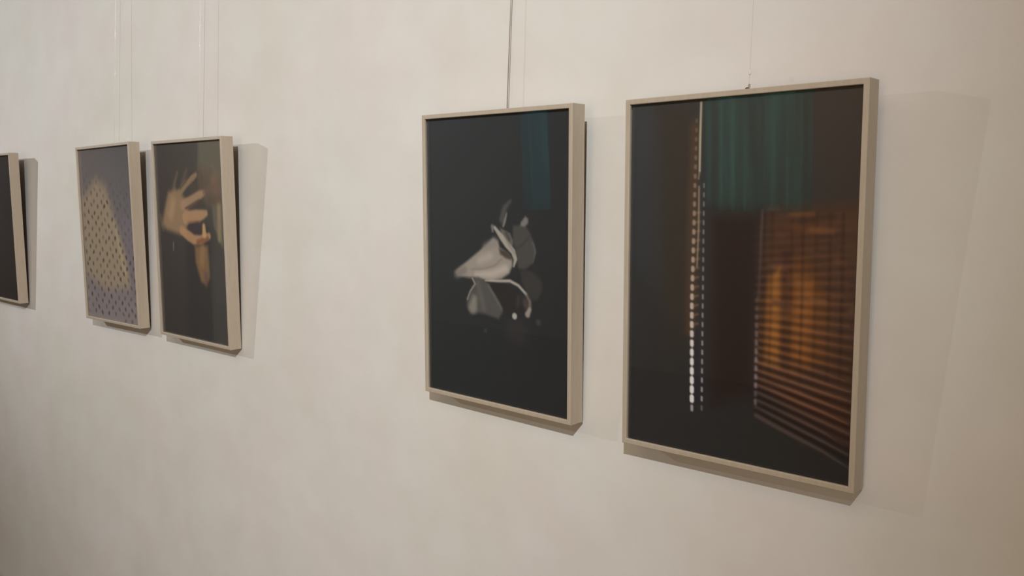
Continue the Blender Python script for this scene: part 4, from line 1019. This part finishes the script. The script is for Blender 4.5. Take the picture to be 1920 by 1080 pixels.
def build_frame(idx, x, z, w, h, gb, tilt, ya, ro, depth, label, art):
    root = bpy.data.objects.new('picture_frame', None)
    COL.objects.link(root)
    root.empty_display_size = 0.1
    root.location = (x + w / 2, -gb, z)
    root.rotation_euler = (Matrix.Rotation(-ya, 3, 'Z') @ Matrix.Rotation(tilt, 3, 'X') @ Matrix.Rotation(-ro, 3, 'Y')).to_euler()
    root['label'] = label
    root['category'] = 'picture'
    root['group'] = 'framed photographs hung along the wall'
    # mitred moulding swept round the picture (local y: 0 = back, -depth = front)
    e = 0.0012
    prof = [(0, 0), (0, -depth + e), (e * 0.4, -depth + e * 0.4), (e, -depth), (B - e, -depth), (B - e * 0.4, -depth + e * 0.4),
            (B, -depth + e), (B, -depth + REC), (B - 0.004, -depth + REC), (B - 0.004, -0.006), (B, -0.006), (B, 0)]
    bm = bmesh.new()
    rings = []
    for (o, y) in prof:
        rings.append([bm.verts.new(c) for c in ((-w / 2 + o, y, o), (w / 2 - o, y, o), (w / 2 - o, y, h - o), (-w / 2 + o, y, h - o))])
    n = len(prof)
    for i in range(n):
        for k in range(4):
            a, b = rings[i], rings[(i + 1) % n]
            bm.faces.new((a[k], a[(k + 1) % 4], b[(k + 1) % 4], b[k]))
    from_bm('moulding', bm, M_mould, root)
    # backing board
    bm = bmesh.new()
    add_box(bm, (-w / 2 + B - 0.003, -0.0095, B - 0.003), (w / 2 - B + 0.003, -0.0065, h - B + 0.003))
    from_bm('backing_board', bm, M_back, root)
    # print: a sheet on a mount board, the picture in a fine vertex grid
    pw, ph = w - 2 * B, h - 2 * B
    yf = -depth + REC + 0.0028
    nx = int(pw * 1000 / (2.6 if art in (1, 5) else 2.0 if idx == 2 else 1.3))
    nz = int(ph * 1000 / (2.6 if art in (1, 5) else 2.0 if idx == 2 else 1.6))
    gx, gz = np.meshgrid(np.linspace(0, 1, nx + 1), np.linspace(0, 1, nz + 1))
    co = np.stack([(gx - 0.5) * pw, np.full_like(gx, yf), h - B - gz * ph], -1).reshape(-1, 3)
    nv = len(co)
    corners = np.array([(0, 0), (1, 0), (1, 1), (0, 1)], float)
    back = np.array([((u - 0.5) * pw, yf + 0.003, h - B - v * ph) for u, v in corners])
    co = np.vstack([co, back])
    me = bpy.data.meshes.new('print')
    ii = np.arange(nz)[:, None] * (nx + 1) + np.arange(nx)[None, :]
    quads = np.stack([ii, ii + nx + 1, ii + nx + 2, ii + 1], -1).reshape(-1, 4)
    faces = quads.tolist()
    b0 = nv
    top = list(range(nx + 1)); bot = [nz * (nx + 1) + k for k in range(nx + 1)]
    lef = [k * (nx + 1) for k in range(nz + 1)]; rig = [k * (nx + 1) + nx for k in range(nz + 1)]
    faces += [[b0, b0 + 1, b0 + 2, b0 + 3], top + [b0 + 1, b0], bot[::-1] + [b0 + 3, b0 + 2],
              lef[::-1] + [b0, b0 + 3], rig + [b0 + 2, b0 + 1]]
    me.from_pydata(co.tolist(), [], faces)
    me.update()
    img = paint(art, gx * pw * 1000, gz * ph * 1000, pw * 1000, ph * 1000)
    lc = np.clip((lin(img) - HAZE[art]) / GAIN[art], 0.003, 0.95).reshape(-1, 3)
    rgba = np.ones((nv + 4, 4), np.float32)
    rgba[:nv, :3] = lc
    rgba[nv:, :3] = 0.6
    at = me.color_attributes.new('ink', 'FLOAT_COLOR', 'POINT')
    at.data.foreach_set('color', rgba.ravel())
    link('print', me, make_print_mat(idx), root)
    # glass
    bm = bmesh.new()
    add_box(bm, (-w / 2 + B - 0.003, -depth + REC + 0.0003, B - 0.003), (w / 2 - B + 0.003, -depth + REC + 0.0023, h - B + 0.003))
    from_bm('glass_pane', bm, M_glass, root)
    # felt pads that rest on the plaster
    for s in (-1, 1):
        bm = bmesh.new()
        cx = s * (w / 2 - 0.03)
        add_tube(bm, [(cx, 0.0, 0.012), (cx, max(gb - 0.001, 0.002), 0.012)], 0.007, 16)
        from_bm('felt_pad', bm, M_rubber, root)
    return root


DEP = 0.042
FR = {
    1: (-3.7785, 1.1473, 0.4952, 0.7091, 0.0100, 0.0594, -0.0017, 0.0089),
    2: (-3.1145, 1.1461, 0.4893, 0.7044, 0.0049, 0.0604, -0.0064, -0.0042),
    3: (-1.6556, 1.1540, 0.4818, 0.6990, 0.0050, 0.0599, 0.0082, -0.0087),
    4: (-1.0327, 1.1433, 0.4835, 0.7043, 0.0100, 0.0478, -0.0061, 0.0039),
}
LAB = {
    1: 'greige framed photograph of yellowish cloth covered in small dark dots',
    2: 'greige framed photograph of pale hands clutching in the dark',
    3: 'greige framed photograph of pale grey petals on black, hung on a grey wire',
    4: 'greige framed photograph of orange light through blinds, beside the petals picture',
}
ROOTS = {}
for i in (1, 2, 3, 4):
    ROOTS[i] = build_frame(i, *FR[i], DEP, LAB[i], i)
bpy.context.view_layer.update()


# ------------------------------------------------------------------ wires
def hang(idx, mat, rad, label, hookmat, hook_r, dx=0.0, lean=0.0, inset=0.010):
    x, z, w, h = FR[idx][:4]
    top = ROOTS[idx].matrix_world @ Vector((dx, 0.0, h))
    gap = -top.y
    a = Vector((top.x, -gap + inset, top.z - 0.03))
    e = Vector((top.x + lean, -0.030 if inset < 0.02 else -0.009, 3.205))
    root = bpy.data.objects.new('hanging_wire', None)
    COL.objects.link(root)
    root.location = a
    root['label'] = label
    root['category'] = 'wire'
    root['group'] = 'picture hanging wires'
    bm = bmesh.new()
    pts = [a.lerp(e, t) - a for t in (0, 0.25, 0.5, 0.75, 1)]
    add_tube(bm, pts, rad, 14)
    o = from_bm('wire_strand', bm, mat, root, smooth=True)
    # small hook that grips the back of the moulding and curls over its top edge
    bm = bmesh.new()
    pk = []
    hz = top.z - a.z
    for k in range(11):
        t = k / 10 * math.pi
        pk.append((0, -0.006 - 0.0 + 0.006 * math.cos(t), hz + 0.002 + 0.005 * math.sin(t)))
    pk = [(0, 0, -0.004), (0, 0, hz * 0.6)] + pk + [(0, -0.012, hz + 0.0005)]
    add_tube(bm, pk, hook_r, 10)
    hk = from_bm('hook', bm, hookmat, root, smooth=True)
    return root, a, e


hang(1, M_nylon, 0.0011, 'clear nylon wire above the dotted cloth picture', M_bead, 0.001, dx=0.004)
hang(2, M_nylon, 0.0011, 'clear nylon wire above the hands picture', M_bead, 0.001, dx=0.004)
hang(3, M_steel, 0.0011, 'grey wire rising from the petals picture', M_steel, 0.001, dx=-0.018, inset=0.031)
r4, a4, e4 = hang(4, M_nylon_thin, 0.0007, 'nearly invisible nylon wire above the blinds picture', M_hook, 0.0022)
bm = bmesh.new()
add_tube(bm, [(0, 0, 0.062), (0, 0, 0.064), (0.0005, 0, 0.070), (0, 0, 0.072)], [0.0008, 0.0024, 0.0024, 0.0008], 12)
from_bm('crimp_bead', bm, M_bead, r4, smooth=True)['label'] = 'clear plastic bead'

# the next picture along the wall, past the dotted cloth one; only its edge and shadow show
fr0 = build_frame(2, -5.07, 1.138, 0.49, 0.722, 0.008, 0.058, 0, 0, DEP, 'greige framed picture at the left edge, past the dotted cloth picture', 5)
